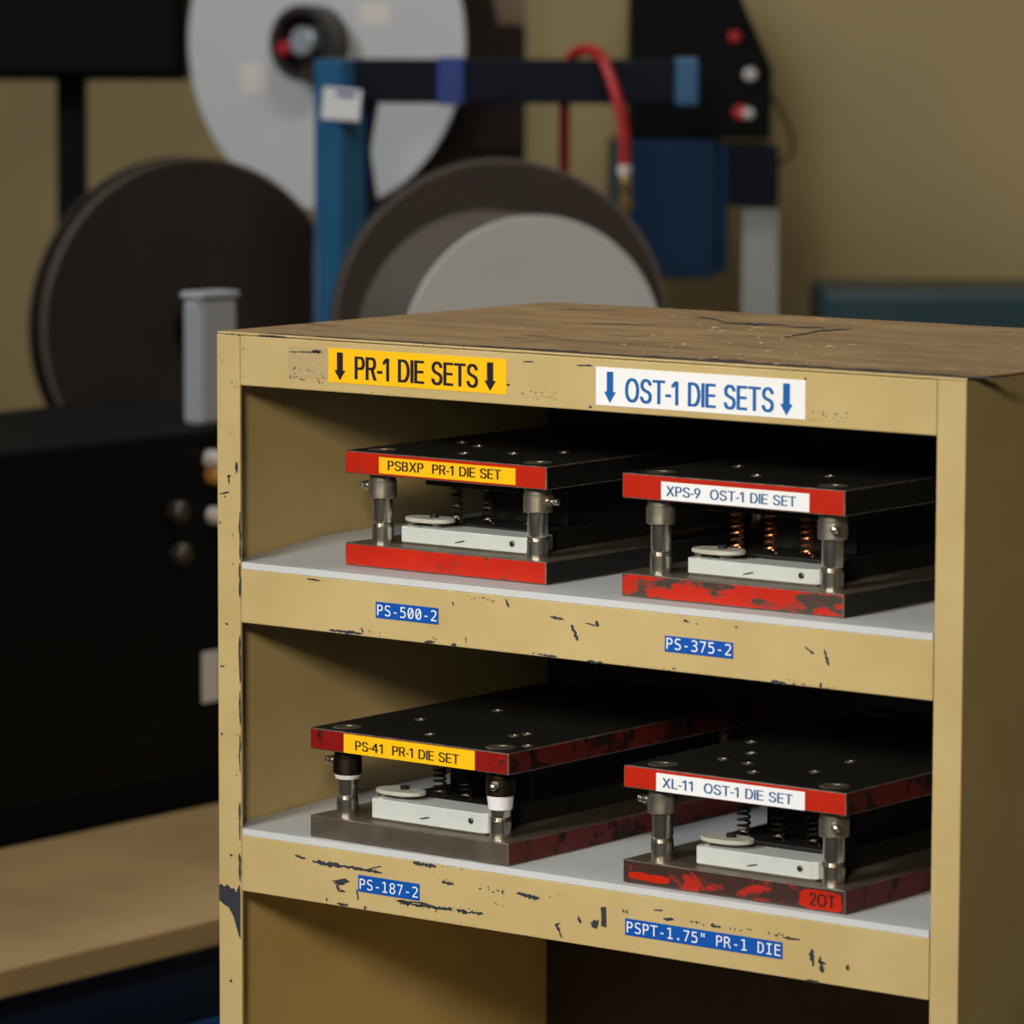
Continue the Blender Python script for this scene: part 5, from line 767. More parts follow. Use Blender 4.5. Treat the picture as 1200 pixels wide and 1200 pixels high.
        [20.8,76.3,20.7,73.7,20.4,73.5,19.6,72.1,19.1,71.7,18.8,73.8,17.9,76.0,18.1,77.9,18.7,79.6,18.9,80.9,19.5,80.1,20.2,80.5,20.6,80.3,20.7,78.2],
        [11.7,70.6,11.0,69.0,11.1,67.5,10.8,65.9,11.6,64.4,11.8,62.9,12.4,62.9,12.3,64.5,12.9,66.1,12.3,67.6,12.4,69.1,12.2,70.7],
        [13.2,69.2,13.0,68.9,13.0,68.4,12.0,68.4,11.0,68.5,10.2,68.7,9.8,69.1,9.7,69.3,10.3,69.5,10.8,69.8,11.9,70.4,12.5,70.0,13.0,70.1,14.4,69.8],
        [2.1,54.8,4.2,55.3,6.3,55.3,8.3,55.8,10.3,56.3,12.3,56.9,12.2,57.5,10.0,57.7,8.0,57.3,6.0,56.5,4.0,56.0,2.1,55.2],
        [9.0,53.2,8.8,53.2,8.1,52.8,7.6,52.7,7.1,53.2,7.4,53.3,7.3,53.6,7.3,53.8,7.3,54.2,8.0,54.1,8.4,54.0,8.5,54.0,8.7,53.9,8.7,53.6],
        [14.0,-220.0,13.6,-220.5,12.7,-220.9,12.2,-221.0,11.8,-220.6,11.5,-220.4,10.8,-220.0,11.1,-219.5,11.6,-219.4,12.3,-219.1,12.9,-218.9,13.2,-219.0,13.5,-219.4,14.1,-219.7],
        [13.9,-317.4,12.6,-318.1,12.3,-318.1,11.7,-318.2,11.4,-318.1,10.2,-317.6,10.6,-317.1,10.5,-316.7,11.0,-316.4,11.9,-316.1,12.5,-316.0,12.8,-315.7,12.9,-316.2,12.9,-316.8],
        [10.4,-43.2,9.6,-43.9,9.2,-44.0,8.9,-43.6,8.2,-43.4,7.8,-43.3,7.8,-42.9,7.9,-42.4,8.7,-42.3,9.2,-42.1,9.5,-42.2,10.0,-42.4,10.1,-42.7,10.8,-43.0],
        [2.2,-76.3,3.5,-76.5,4.8,-76.3,6.0,-76.0,7.3,-75.8,7.3,-75.5,6.1,-75.1,4.8,-75.1,3.5,-75.2,2.2,-75.8],
        [4.4,-128.2,3.8,-128.6,3.3,-128.7,2.9,-128.5,2.8,-128.0,2.9,-127.7,2.8,-127.5,3.0,-127.0,3.4,-126.7,3.9,-126.6,4.5,-126.8,4.5,-127.2,4.9,-127.5,4.8,-127.9],
        [12.2,151.8,11.9,151.5,11.5,151.6,11.6,151.9,11.7,152.1,12.0,152.0],
        [16.8,140.2,16.1,139.8,15.4,140.0,15.0,140.2,15.8,140.5,16.5,140.5],
        [6.6,155.1,5.6,155.1,4.6,155.1,5.2,155.5,6.2,155.6,6.4,155.4],
        [20.1,135.7,19.8,135.5,19.5,135.6,19.3,135.9,19.7,136.1,20.3,135.9],
        [17.8,136.5,17.3,136.2,16.9,136.4,16.8,136.9,17.3,137.0,17.7,136.8],
        [20.5,137.6,19.6,137.4,18.9,137.7,19.3,138.0,19.9,138.1,20.7,137.9],
        [16.0,142.3,15.5,142.2,14.7,142.2,14.8,142.5,15.6,142.6,16.0,142.5],
        [5.0,156.5,4.7,156.3,4.3,156.6,4.6,156.9,4.9,157.0,5.1,156.8],
        [14.6,140.2,14.4,139.7,13.5,139.9,13.6,140.2,13.9,140.5,14.4,140.7],
        [20.6,140.7,20.2,140.3,19.7,140.5,19.4,140.9,19.9,141.1,20.4,141.1],
        [22.3,43.0,22.0,37.0,21.1,31.0,22.1,25.2,22.2,19.3,21.8,13.3,22.2,7.4,23.2,7.5,23.6,13.5,22.7,19.3,24.1,25.4,22.7,31.2,23.3,37.1,23.0,43.0],  # tall strips along the inner edge: wear with shade painted in
        [21.8,4.2,21.3,-0.2,21.3,-4.5,22.0,-8.8,21.2,-13.2,21.3,-17.5,21.8,-21.7,22.6,-21.7,23.5,-17.3,23.7,-12.9,23.8,-8.6,22.6,-4.4,22.9,-0.1,22.3,4.2],
        [21.7,-50.9,20.8,-57.0,20.7,-63.0,21.0,-68.9,21.1,-74.8,21.5,-80.8,21.9,-86.7,22.7,-86.6,23.4,-80.6,22.9,-74.7,23.3,-68.7,22.3,-62.8,23.4,-56.7,22.2,-50.9],
        [21.4,-93.2,21.3,-97.6,20.8,-102.0,21.1,-106.3,21.1,-110.7,21.6,-115.0,21.8,-119.3,22.4,-119.2,23.2,-114.8,22.7,-110.5,22.5,-106.2,22.7,-101.8,22.3,-97.5,22.3,-93.2],
        [21.4,-125.9,21.4,-130.7,21.2,-135.7,20.7,-140.6,20.7,-145.5,21.3,-150.4,21.7,-155.2,22.3,-155.1,22.1,-150.3,22.1,-145.4,21.9,-140.5,23.0,-135.5,22.3,-130.6,22.1,-125.8],
        [21.2,-178.2,20.1,-183.2,20.4,-188.1,20.8,-193.0,20.5,-197.9,20.8,-202.8,21.0,-207.7,21.8,-207.6,21.9,-202.7,22.1,-197.7,21.9,-192.8,22.3,-187.9,22.4,-182.9,21.8,-178.1],
        [20.4,-217.6,19.8,-221.3,20.7,-224.8,20.2,-228.5,20.0,-232.1,20.5,-235.7,21.3,-239.2,22.0,-239.1,22.1,-235.5,22.6,-231.8,22.1,-228.2,22.4,-224.6,22.5,-221.0,21.2,-217.5],
        [16.8,-17.1,16.2,-17.4,15.5,-17.4,15.5,-17.1,15.7,-16.9,16.5,-16.8],
        [19.2,-157.7,18.6,-157.9,18.0,-157.8,18.3,-157.5,18.7,-157.4,19.2,-157.5],
        [17.4,-78.5,16.9,-78.8,16.6,-78.3,16.9,-78.0,17.3,-77.9,17.6,-78.2],
        [18.8,-143.2,18.0,-143.4,17.7,-143.2,17.9,-142.9,18.7,-142.7,19.0,-143.0],
        [19.5,-157.7,18.8,-158.0,18.0,-158.0,17.9,-157.6,18.5,-157.1,19.2,-157.4],
        [19.9,-191.2,19.7,-191.8,19.0,-191.8,18.7,-191.4,19.1,-190.8,19.5,-191.0],
        [18.6,-127.6,17.9,-127.7,17.6,-127.4,17.6,-127.1,18.3,-126.8,19.0,-127.1],
        [16.4,25.9,15.5,25.6,14.6,25.8,14.2,25.9,15.1,26.2,16.0,26.2],
        [18.4,-112.1,17.6,-112.1,17.3,-112.0,17.4,-111.7,17.9,-111.6,18.2,-111.7],
        [14.2,102.5,13.8,102.3,13.3,102.4,13.1,102.7,13.7,103.1,14.3,103.1],
        [16.5,3.1,15.6,2.7,14.8,2.9,15.1,3.5,15.7,3.8,16.3,3.6],
        [18.8,-154.1,18.4,-154.2,18.0,-153.9,18.3,-153.6,18.9,-153.5,19.1,-153.7],
        [18.2,-99.0,17.9,-99.4,17.3,-99.3,16.7,-99.2,17.3,-98.9,18.1,-98.7],
        [16.0,24.3,15.3,24.1,14.5,24.2,14.4,24.6,15.2,24.9,16.0,24.7],
        [22.2,175.6,21.2,175.7,20.1,176.1,21.2,177.0,22.3,176.7,23.2,176.4],
        [15.0,176.2,14.2,176.0,13.5,176.4,13.6,176.8,14.9,177.0,15.3,176.6],
        [17.7,176.4,17.0,175.8,16.0,176.0,15.4,176.4,16.4,176.9,17.5,176.9],
        [10.4,175.8,9.6,175.7,8.4,175.9,9.2,176.2,10.0,176.4,10.7,176.1],
        [3.3,33.1,3.2,32.5,3.0,32.6,2.7,32.0,2.2,33.0,2.3,33.4,2.0,33.7,2.2,34.2,2.3,35.3,2.7,34.6,3.0,34.6,3.3,35.0,3.3,34.2,3.8,33.9],
    ],
}
TOP_SCRATCHES = [
    [192.2,353.4,198.0,348.0,201.4,346.0,207.6,340.1,211.1,338.2,213.4,337.8,218.8,333.0,221.2,332.5,222.3,334.0,229.7,326.2,234.8,321.8,236.1,322.9,238.7,322.3,241.3,321.5,239.0,324.9,237.4,324.1,230.5,331.2,227.9,332.0,221.0,339.0,216.8,342.1,213.6,343.7,210.9,344.6,205.1,350.0,204.5,347.8,199.8,351.5,196.7,353.0,195.6,351.4,190.5,355.9],
    [246.5,307.1,247.9,308.1,252.0,305.0,255.2,303.4,254.1,307.9,260.0,302.2,258.3,307.7,260.1,307.8,267.0,300.9,265.3,306.3,267.5,305.9,267.6,308.7,269.8,308.4,273.4,306.2,270.7,313.1,272.3,313.7,275.5,311.8,279.0,309.8,281.2,309.5,283.3,309.3,285.0,309.7,285.5,311.9,285.7,314.5,289.7,311.6,291.3,312.2,293.6,311.8,294.2,313.8,295.8,314.4,293.8,320.3,298.9,315.8,299.5,317.8,300.3,319.6,301.8,320.4,299.4,323.9,297.6,323.6,296.9,321.6,295.8,320.4,290.1,325.8,288.7,324.9,287.6,323.6,288.6,319.2,286.4,319.5,285.0,318.6,276.9,327.5,277.4,323.8,274.6,325.0,274.7,321.9,274.8,318.8,270.2,322.7,272.8,315.8,267.2,321.1,265.2,321.0,263.2,321.0,261.3,320.8,262.3,316.5,256.6,321.9,260.5,313.3,259.2,312.1,256.8,312.6,252.0,316.7,252.6,312.9,249.2,314.9,248.3,313.3,246.9,312.4,245.1,312.0,244.6,309.8],
    [265.4,314.5,269.9,311.0,273.2,309.4,277.1,306.9,284.7,298.8,283.8,303.4,286.9,302.1,283.2,307.6,279.2,310.3,272.9,316.4,271.7,314.9,266.3,319.7,262.2,322.5,261.7,319.9],
    [365.9,218.6,366.4,221.0,364.7,226.4,367.1,225.9,363.2,234.5,362.8,238.0,362.5,241.4,359.2,249.2,364.1,245.1,363.1,249.6,361.2,255.3,357.4,263.9,354.6,271.0,355.6,272.6,355.4,275.8,354.0,280.9,351.9,284.0,351.7,281.2,352.5,277.0,351.3,275.7,353.7,269.2,354.1,265.6,357.4,257.8,357.4,254.9,354.3,256.3,356.1,250.7,358.7,244.0,357.8,242.3,362.2,232.9,361.0,231.6,362.7,226.3,364.8,220.2],
    [348.7,281.9,350.6,282.0,353.0,281.2,351.4,286.5,355.3,283.6,354.0,288.3,355.9,288.5,358.4,287.7,358.6,290.2,354.9,298.6,357.0,298.4,354.1,305.7,355.0,307.2,357.7,306.0,357.8,308.9,360.0,308.5,357.7,314.8,359.9,314.5,357.4,321.1,356.1,323.2,356.5,319.6,355.3,318.5,354.9,316.2,353.0,316.0,353.0,313.1,347.8,318.0,351.5,309.5,348.7,310.8,349.1,307.3,352.2,299.8,352.4,296.6,345.1,304.6,345.2,301.5,348.2,294.1,345.6,295.1,347.0,290.2,347.0,287.3,346.7,284.8],
    [310.2,307.9,312.7,307.1,313.2,309.2,315.9,308.1,317.0,309.4,318.0,310.9,323.7,305.2,324.9,306.3,323.1,312.0,327.9,307.7,329.1,308.9,328.6,312.6,331.0,311.9,330.2,316.0,331.8,316.5,335.3,314.1,338.8,311.8,338.3,315.4,339.8,316.2,338.6,317.9,336.7,318.0,335.0,317.5,330.6,321.2,328.2,321.9,325.9,322.5,327.2,317.5,325.6,317.1,323.7,317.0,321.2,317.8,318.9,318.3,320.4,313.1,318.3,313.4,314.1,316.7,312.2,316.6,312.1,313.8,310.1,313.8,310.6,310.2,308.7,310.1],
    [200.3,331.5,200.6,334.1,201.3,336.1,205.5,333.4,205.1,337.0,205.8,339.0,209.8,336.4,209.1,340.5,211.2,340.6,212.2,342.3,211.2,343.7,209.2,343.6,205.0,346.4,206.0,341.8,203.5,342.3,202.4,340.8,201.7,338.7,199.6,338.6,197.9,337.9,199.3,332.9],
    [48.2,346.9,51.3,345.7,51.7,348.1,54.9,346.6,58.0,345.4,59.0,346.9,60.0,348.4,60.2,350.9,62.3,351.1,65.6,349.5,67.3,350.0,70.8,348.3,70.9,350.9,72.3,351.9,73.0,353.9,76.6,351.9,77.7,353.3,77.1,356.9,82.6,352.4,82.8,355.0,83.5,357.0,86.0,356.5,87.7,357.0,87.9,359.6,89.5,360.4,91.6,360.3,93.2,361.1,97.5,358.1,98.0,360.3,98.7,362.2,100.9,362.1,102.9,362.2,102.4,365.8,104.1,366.4,105.8,367.0,107.6,367.4,109.2,368.1,108.2,369.4,106.3,369.1,104.6,368.7,102.0,369.3,101.1,367.6,99.8,366.5,98.4,365.6,96.2,365.7,94.8,364.7,94.4,362.3,90.6,364.6,89.4,363.4,85.1,366.4,85.0,363.6,85.3,360.2,83.7,359.5,82.3,358.5,80.4,358.3,79.1,357.2,74.3,360.8,75.9,355.7,71.9,358.2,71.2,356.3,67.5,358.4,66.4,357.0,66.7,353.7,64.0,354.5,62.1,354.2,60.1,354.0,57.9,354.1,58.6,350.3,56.3,350.4,55.7,348.5,53.8,348.1,50.8,349.2,49.9,347.5,46.8,348.8],
    [164.0,242.7,167.5,240.7,168.7,241.9,169.9,243.2,173.4,241.2,173.8,243.4,175.2,244.3,179.1,241.8,180.3,243.1,182.6,242.8,182.4,245.8,187.2,242.1,186.4,245.9,190.9,242.6,189.8,247.0,193.1,245.2,194.5,246.1,198.2,243.8,197.9,247.0,201.4,245.0,201.9,247.2,204.3,246.7,206.4,246.6,207.0,248.6,207.9,250.3,210.8,249.1,214.2,247.2,214.8,249.1,214.5,252.4,217.6,250.9,219.9,250.5,221.4,251.2,222.7,252.3,221.8,253.6,219.9,253.4,218.8,252.1,215.7,253.5,213.7,253.5,213.3,251.3,211.8,250.4,208.2,252.7,206.1,252.8,204.9,251.5,203.3,250.9,202.1,249.8,198.3,252.2,197.1,250.9,194.8,251.3,193.6,250.2,192.1,249.5,190.8,248.4,187.8,249.6,187.3,247.5,183.2,250.3,184.5,245.7,181.3,247.3,179.8,246.5,176.7,247.9,177.2,244.5,173.3,246.9,171.3,246.8,171.4,244.0,167.7,246.2,167.9,243.0,166.2,242.5,163.1,243.9],
    [258.3,147.5,259.2,149.0,259.6,151.3,262.0,150.9,266.0,148.1,267.3,149.1,269.6,148.7,272.5,147.6,272.4,150.4,273.0,152.5,276.7,150.2,276.9,152.6,279.3,152.2,280.2,153.8,281.6,154.6,284.8,153.0,284.3,153.7,281.0,155.4,279.1,155.3,278.6,153.2,275.8,154.2,275.2,152.3,272.1,153.7,270.0,153.8,270.1,150.8,268.2,150.7,265.5,151.6,263.9,151.0,260.6,152.8,259.1,151.9,258.0,150.7,257.2,149.0],
]
TOP_FLECKS = [
    [168.7,348.4,168.2,350.7,168.3,352.2,170.5,350.7,170.1,352.9,169.0,354.5,167.3,355.2,167.2,353.7,165.6,354.3,168.3,349.0],
    [174.8,344.0,180.0,338.0,173.1,348.9,173.8,349.2,176.2,347.2,174.0,350.1,171.9,351.9,171.0,351.8,170.6,351.1,173.7,345.5],
    [273.1,256.6,274.6,257.2,273.9,261.1,275.8,261.2,277.8,261.0,275.9,263.8,271.1,267.9,267.2,270.6,266.0,269.5,271.3,259.1],
    [291.8,240.9,293.4,240.9,295.6,240.0,299.7,236.5,297.9,241.3,296.6,243.2,292.3,247.2,292.3,244.9,287.5,249.5,289.6,244.1],
    [296.5,278.6,297.5,279.4,299.4,278.9,298.9,281.9,294.4,290.6,293.6,291.8,294.1,288.8,293.7,287.1,291.2,288.4,295.3,280.2],
    [281.4,238.0,282.7,239.0,286.3,236.6,286.9,238.5,284.7,244.4,283.0,246.9,281.2,246.5,282.9,241.4,280.8,241.7,280.2,239.7],
    [295.8,232.5,300.0,228.4,302.5,226.7,302.7,228.4,305.3,226.7,303.6,229.2,299.2,233.6,297.5,234.1,298.5,230.6,295.2,233.4],
    [277.6,171.4,282.1,167.3,282.3,169.4,284.5,168.5,285.5,169.5,284.7,170.7,282.4,171.6,278.4,175.0,276.9,174.7,276.8,172.5],
    [313.3,84.0,316.8,81.3,314.7,86.3,320.0,81.1,318.6,85.2,316.5,88.1,312.7,91.2,312.1,89.8,312.7,86.9,312.3,85.3],
    [349.9,110.0,351.3,109.7,352.0,110.6,349.8,115.4,350.7,116.0,348.6,118.8,344.6,122.7,344.9,120.6,343.4,120.9,347.5,113.4],
    [354.0,112.7,356.6,109.6,356.9,110.0,358.5,108.5,360.2,106.7,358.6,109.1,354.0,115.1,354.9,113.0,354.9,112.2,352.9,114.3],
    [358.7,82.4,360.7,81.2,361.0,82.0,358.8,86.6,357.1,90.2,356.3,91.3,355.0,91.8,355.5,89.7,356.7,86.7,357.6,84.0],
    [354.7,151.6,358.4,148.2,354.7,155.3,356.3,154.8,355.9,157.2,355.4,157.8,354.8,156.8,353.7,156.7,354.1,154.3,353.8,153.0],
    [363.5,150.1,368.2,144.3,368.8,144.7,371.7,141.6,371.2,143.7,370.1,145.2,367.0,148.7,366.8,147.7,362.5,152.7,362.8,151.1],
    [357.4,195.7,359.1,194.3,356.4,199.2,353.7,204.0,355.0,203.3,353.6,205.3,349.3,210.3,351.7,205.8,351.3,205.3,355.5,198.4],
    [385.0,157.7,386.8,156.7,390.2,153.1,386.9,159.3,387.4,159.9,386.1,161.8,383.1,164.8,381.6,165.6,381.6,164.1,383.3,160.3],
    [376.4,198.8,381.2,193.8,381.3,195.9,383.7,194.5,384.2,196.1,382.7,198.3,380.6,199.2,378.3,200.4,377.1,200.0,375.6,199.9],
    [361.8,228.7,362.9,228.5,364.2,227.9,367.2,225.0,363.5,231.7,362.2,233.6,362.3,232.1,359.9,234.3,360.9,231.5,360.6,230.6],
    [368.4,209.9,371.3,206.6,370.5,208.5,371.4,208.1,367.9,214.0,366.7,215.8,367.8,213.3,365.6,215.7,366.7,213.3,367.6,211.2],
    [431.6,152.5,433.4,150.7,437.0,146.3,435.6,149.6,438.1,146.9,437.4,147.9,432.5,154.4,434.2,150.7,430.2,155.6,429.4,155.8],
    [434.8,170.9,441.0,164.2,440.7,167.5,446.0,162.0,445.5,165.6,443.8,168.2,440.2,171.0,434.5,176.9,435.2,173.1,432.7,174.2],
    [442.3,156.8,445.3,154.8,441.8,162.5,444.9,160.3,441.4,168.0,440.2,169.8,439.4,168.5,439.9,165.3,440.8,161.5,440.9,158.9],
    [441.0,189.0,444.5,186.1,446.5,185.4,448.3,185.2,450.7,183.9,448.3,187.6,444.8,190.6,442.5,191.7,441.3,191.0,439.8,191.0],
    [495.5,13.2,498.0,11.8,499.2,12.5,501.1,12.0,503.3,11.1,502.0,13.1,498.0,16.7,495.5,17.9,494.8,16.6,495.0,13.9],
    [493.2,27.7,494.7,27.0,497.0,25.0,498.0,25.1,498.4,26.1,497.7,27.2,495.1,29.5,495.4,27.4,491.8,31.3,492.1,29.3],
    [366.2,37.9,367.6,37.1,369.2,36.2,368.3,38.7,368.1,40.1,366.5,42.3,365.6,42.3,366.1,40.5,365.7,39.8,364.6,40.1],
    [432.6,30.5,433.5,31.1,435.6,29.8,435.6,31.4,436.8,31.4,436.4,32.1,430.5,38.8,429.0,39.2,428.4,38.4,430.7,33.4],
    [324.7,-3.9,327.1,-5.7,327.1,-4.4,328.7,-5.1,324.4,1.8,321.7,5.2,324.1,0.8,323.6,0.2,321.3,1.8,323.4,-2.3],
    [512.5,29.0,512.5,29.9,512.6,30.5,511.4,33.0,511.2,34.1,510.0,35.8,508.7,36.9,510.1,34.1,508.8,35.1,510.8,31.4],
    [519.7,27.7,521.7,25.6,518.7,30.8,519.1,30.9,518.4,32.7,516.7,35.2,515.0,37.0,514.4,37.0,517.4,31.8,518.7,29.1],
    [446.9,40.1,450.9,36.7,454.3,34.1,455.0,35.4,453.9,39.6,453.3,40.4,453.0,38.4,451.3,38.5,447.7,41.3,446.2,41.1],
    [297.9,284.8,301.1,281.6,304.7,277.8,305.6,278.1,306.0,279.2,304.3,281.6,299.8,286.8,301.4,282.8,297.5,287.1,296.5,286.9],
    [304.9,259.6,307.4,258.1,307.7,259.9,309.8,258.9,311.2,259.1,310.3,260.5,306.9,263.2,302.7,267.2,303.9,263.2,304.0,261.0],
    [272.5,397.7,275.3,396.2,276.7,396.7,281.4,392.3,282.6,393.1,281.4,394.9,277.2,398.7,273.8,401.2,270.9,402.9,271.6,399.1],
    [285.8,386.1,290.5,381.1,293.4,378.8,294.1,379.9,295.3,380.1,294.2,381.8,292.4,382.4,287.6,387.6,284.8,389.8,284.5,388.2],
    [374.5,277.6,375.3,278.2,377.1,277.2,377.3,278.6,376.9,281.2,376.2,282.2,373.9,283.9,374.8,280.8,372.2,283.0,373.5,279.1],
    [246.9,276.8,251.2,271.9,248.8,276.4,251.8,273.3,250.8,275.8,250.0,276.9,248.2,278.5,246.5,279.7,248.0,276.4,245.5,278.8],
    [427.2,103.3,431.9,99.2,430.0,104.7,430.6,106.4,431.0,108.4,429.6,110.5,427.3,111.2,426.3,110.0,425.8,108.1,426.5,104.3],
    [457.0,98.3,459.8,95.1,460.7,94.8,461.4,94.7,459.6,98.5,458.8,99.7,458.3,99.4,457.4,99.8,456.2,100.6,455.9,100.0],
]

Z1 = 1.05; Z2 = 1.05 - 0.2032; CW = 0.66; CD = 0.416
cab = thing('storage_cabinet', 'tan yellow steel cabinet with chipped paint and open shelves holding the die sets', 'cabinet')
def add_chips(mb, key, mi, y, dx=0.0):
    for pl in CHIPS[key]:
        mb.flat([(pl[i] / 1000, Z1 + pl[i + 1] / 1000) for i in range(0, len(pl), 2)], y, mi)
PW = 0.0226
mb = MB().box(0, PW, 0, 0.003, 0.0, 1.2262, bev=0.0008)
add_chips(mb, 'post', 1, -0.0003)
mb.build('corner_post', [M['yellow'], M['chip']], cab, fix=False)
MB().box(CW - PW, CW, 0, 0.003, 0.0, 1.2262, bev=0.0008).build('corner_post', M['yellow'], cab)
for x in (0.0003, CW - 0.0023):
    MB().box(x, x + 0.002, 0.0032, CD - 0.003, 0.0, 1.2262).build('side_panel', M['yellow'], cab)
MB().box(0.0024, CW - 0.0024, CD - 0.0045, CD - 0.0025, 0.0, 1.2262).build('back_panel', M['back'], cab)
# top, with a rubbed brown line along its front
mb = MB().box(0.0, CW, 0.0006, CD, 1.2264, 1.2282, bev=0.0008)
random.seed(11)
x = 0.045
while x < CW - 0.01:
    w = random.uniform(0.02, 0.06)
    th = random.uniform(0.7, 1.3) * (0.005 + 0.013 * min(1, max(0, (x - .12) / 0.25))); y0 = 0.002 + th * .5 + random.uniform(0, 0.002)
    pts = [(x + w * i / 6, y0 - th * .5 * random.uniform(.6, 1)) for i in range(7)] + [(x + w * i / 6, y0 + th * .5 * random.uniform(.2, 1.3)) for i in range(6, -1, -1)]
    fc = mb.bm.faces.new([mb.bm.verts.new((p[0], max(0.0016, p[1]), 1.2285)) for p in pts]); fc.material_index = 1
    x += w * random.uniform(0.8, 1.1)
for lst, mi in ((TOP_SCRATCHES, 2), (TOP_FLECKS, 3)):
    for pl in lst:
        fc = mb.bm.faces.new([mb.bm.verts.new((min(CW - .002, pl[i] / 1000), min(CD - .002, max(.002, pl[i + 1] / 1000)), 1.2284 + .0001 * mi)) for i in range(0, len(pl), 2)]); fc.material_index = mi
mb.build('top_panel', [M['top'], M['topedge'], M['chip'], M['fleck'], M['yellow']], cab, label='worn scratched brown top')
for p in [c for c in cab.children if c.name == 'top_panel'][0].data.polygons:
    if p.normal.y < -.3: p.material_index = 4
# header rail
mb = MB().box(PW + 0.0005, CW - PW - 0.0005, 0.0, 0.012, Z1 + 0.1385, 1.2260, bev=0.001)
mb.flat([(.0706, Z1 + .1472), (.1093, Z1 + .1482), (.1093, Z1 + .1702), (.0706, Z1 + .1702)], -0.0002, 2)
add_chips(mb, 'header', 1, -0.0003)
mb.build('header_rail', [M['yellow'], M['chip'], M['dust']], cab, fix=False)
def shelf(z, h, key=None):
    mb = MB().box(PW + 0.0006, CW - PW - 0.0006, 0.0, 0.002, z - h, z, bev=0.0007)
    mb.box(PW + 0.0006, CW - PW - 0.0006, 0.002, 0.012, z - h, z - h + 0.002)
    mb.box(PW + 0.0006, CW - PW - 0.0006, 0.002, 0.0036, z - 0.002, z)
    mb.box(0.0025, CW - 0.0025, 0.0036, CD - 0.005, z - 0.002, z)
    if key: add_chips(mb, key, 1, -0.0003)
    return mb.build('shelf', [M['yellow'], M['chip']], cab, fix=False)
shelf(Z1, 0.0407, 'shelf1'); shelf(Z2, 0.0428, 'shelf2'); shelf(Z1 - 0.47, 0.042); shelf(Z1 - 0.68, 0.042); shelf(0.16, 0.042)
MB().box(PW + 0.0006, CW - PW - 0.0006, 0.01, 0.012, 0.0, 0.115).build('kick_plate', M['yellow'], cab)

# stick-on labels of the cabinet
def arrow(mb, cx, zt, zb, w, y, mi=0):
    sh = w * 0.27; hz = zb + (zt - zb) * 0.36
    mb.flat([(cx - sh, zt), (cx + sh, zt), (cx + sh, hz), (cx + w / 2, hz), (cx, zb), (cx - w / 2, hz), (cx - sh, hz)], y, mi)
def header_label(text, x0, x1, z0, z1, mat, ink, tx, arr):
    lab = MB().box(x0, x1, -0.0006, -0.0001, z0, z1).build('name_label', M[mat], cab, label=('yellow' if 'yellow' in mat else 'white') + ' strip label')
    mb = MB(); letter_line(mb, text, tx[0], tx[1], z0 + 0.0035, 0.0168, -0.0008, bold=25)
    mb.build('lettering', M[ink], lab, fix=False)
    for a in arr:
        mb = MB(); arrow(mb, a, z1 - 0.003, z0 + 0.0018, 0.0105, -0.0008); mb.build('arrow', M[ink], lab, fix=False)
header_label('PR-1 DIE SETS', .1095, .2751, Z1 + .1458, Z1 + .1712, 'yellow_label', 'black_ink', (.1353, .2488), (.1207, .2604))
header_label('OST-1 DIE SETS', .3546, .5320, Z1 + .1432, Z1 + .1702, 'white_label', 'blue_ink', (.3807, .5057), (.3670, .5166))
def tape(text, x0, x1, z0, z1, slope=0.0):
    lab = MB().box(x0, x1, -0.0006, -0.0001, z0, z1).build('tape_label', M['blue_label'], cab, label='blue tape label')
    mb = MB(); n = len(text); cell = (x1 - x0 - 0.001) / n
    mono_line(mb, text, x0 + 0.0007, cell, z0 + 0.0021, 0.0079, -0.0008)
    mb.build('lettering', M['white_ink'], lab, fix=False)
tape('PS-500-2', .1544, .2130, Z1 - .0257, Z1 - .0137)
tape('PS-375-2', .4157, .4738, Z1 - .0270, Z1 - .0157)
tape('PS-187-2', .1375, .1957, Z1 - .2323, Z1 - .2198)
tape('PSPT-1.75" PR-1 DIE', .3828, .5175, Z1 - .2334, Z1 - .2215)

# foam liners lying on the shelves; the left edge curls up along the side wall
def liner(z, lift, label):
    bm = bmesh.new(); T = 0.005
    ys = [0.0003, 0.002, 0.0034, 0.0042] + [0.0042 + (CD - 0.022 - 0.0042) * i / 28 for i in range(1, 29)]
    us = [0, .004, .010, .018, .028, .042, .06] + [.06 + (1 - .06) * i / 10 for i in range(1, 11)]
    top = []; bot = []
    for y in ys:
        xa, xb = (PW + 0.0012, CW - PW - 0.0012) if y < 0.0041 else (0.0032, CW - 0.0032)
        rt = []; rb = []
        for u in us:
            x = xa + (xb - xa) * u
            s_ = max(0, min(1, (y - 0.02) / 0.12)); s_ = s_ * s_ * (3 - 2 * s_)
            dz = lift * s_ * math.exp(-((x - 0.003) / 0.028) ** 1.5)
            rt.append(bm.verts.new((x, y, z + T + 0.0002 + dz))); rb.append(bm.verts.new((x, y, z + 0.0002 + dz)))
        top.append(rt); bot.append(rb)
    nx = len(us)
    for i in range(len(ys) - 1):
        for j in range(nx - 1):
            bm.faces.new([top[i][j], top[i][j + 1], top[i + 1][j + 1], top[i + 1][j]]).smooth = True
            bm.faces.new([bot[i][j], bot[i + 1][j], bot[i + 1][j + 1], bot[i][j + 1]]).smooth = True
        bm.faces.new([top[i][0], top[i + 1][0], bot[i + 1][0], bot[i][0]]); bm.faces.new([top[i][-1], bot[i][-1], bot[i + 1][-1], top[i + 1][-1]])
    for j in range(nx - 1):
        bm.faces.new([top[0][j], bot[0][j], bot[0][j + 1], top[0][j + 1]]); bm.faces.new([top[-1][j], top[-1][j + 1], bot[-1][j + 1], bot[-1][j]])
    mb = MB(); mb.bm.free(); mb.bm = bm
    return tag(mb.build('shelf_liner', M['liner']), label, 'shelf liner', 'white shelf liners')
liner(Z1, 0.008, 'white foam liner sheet covering the upper shelf')
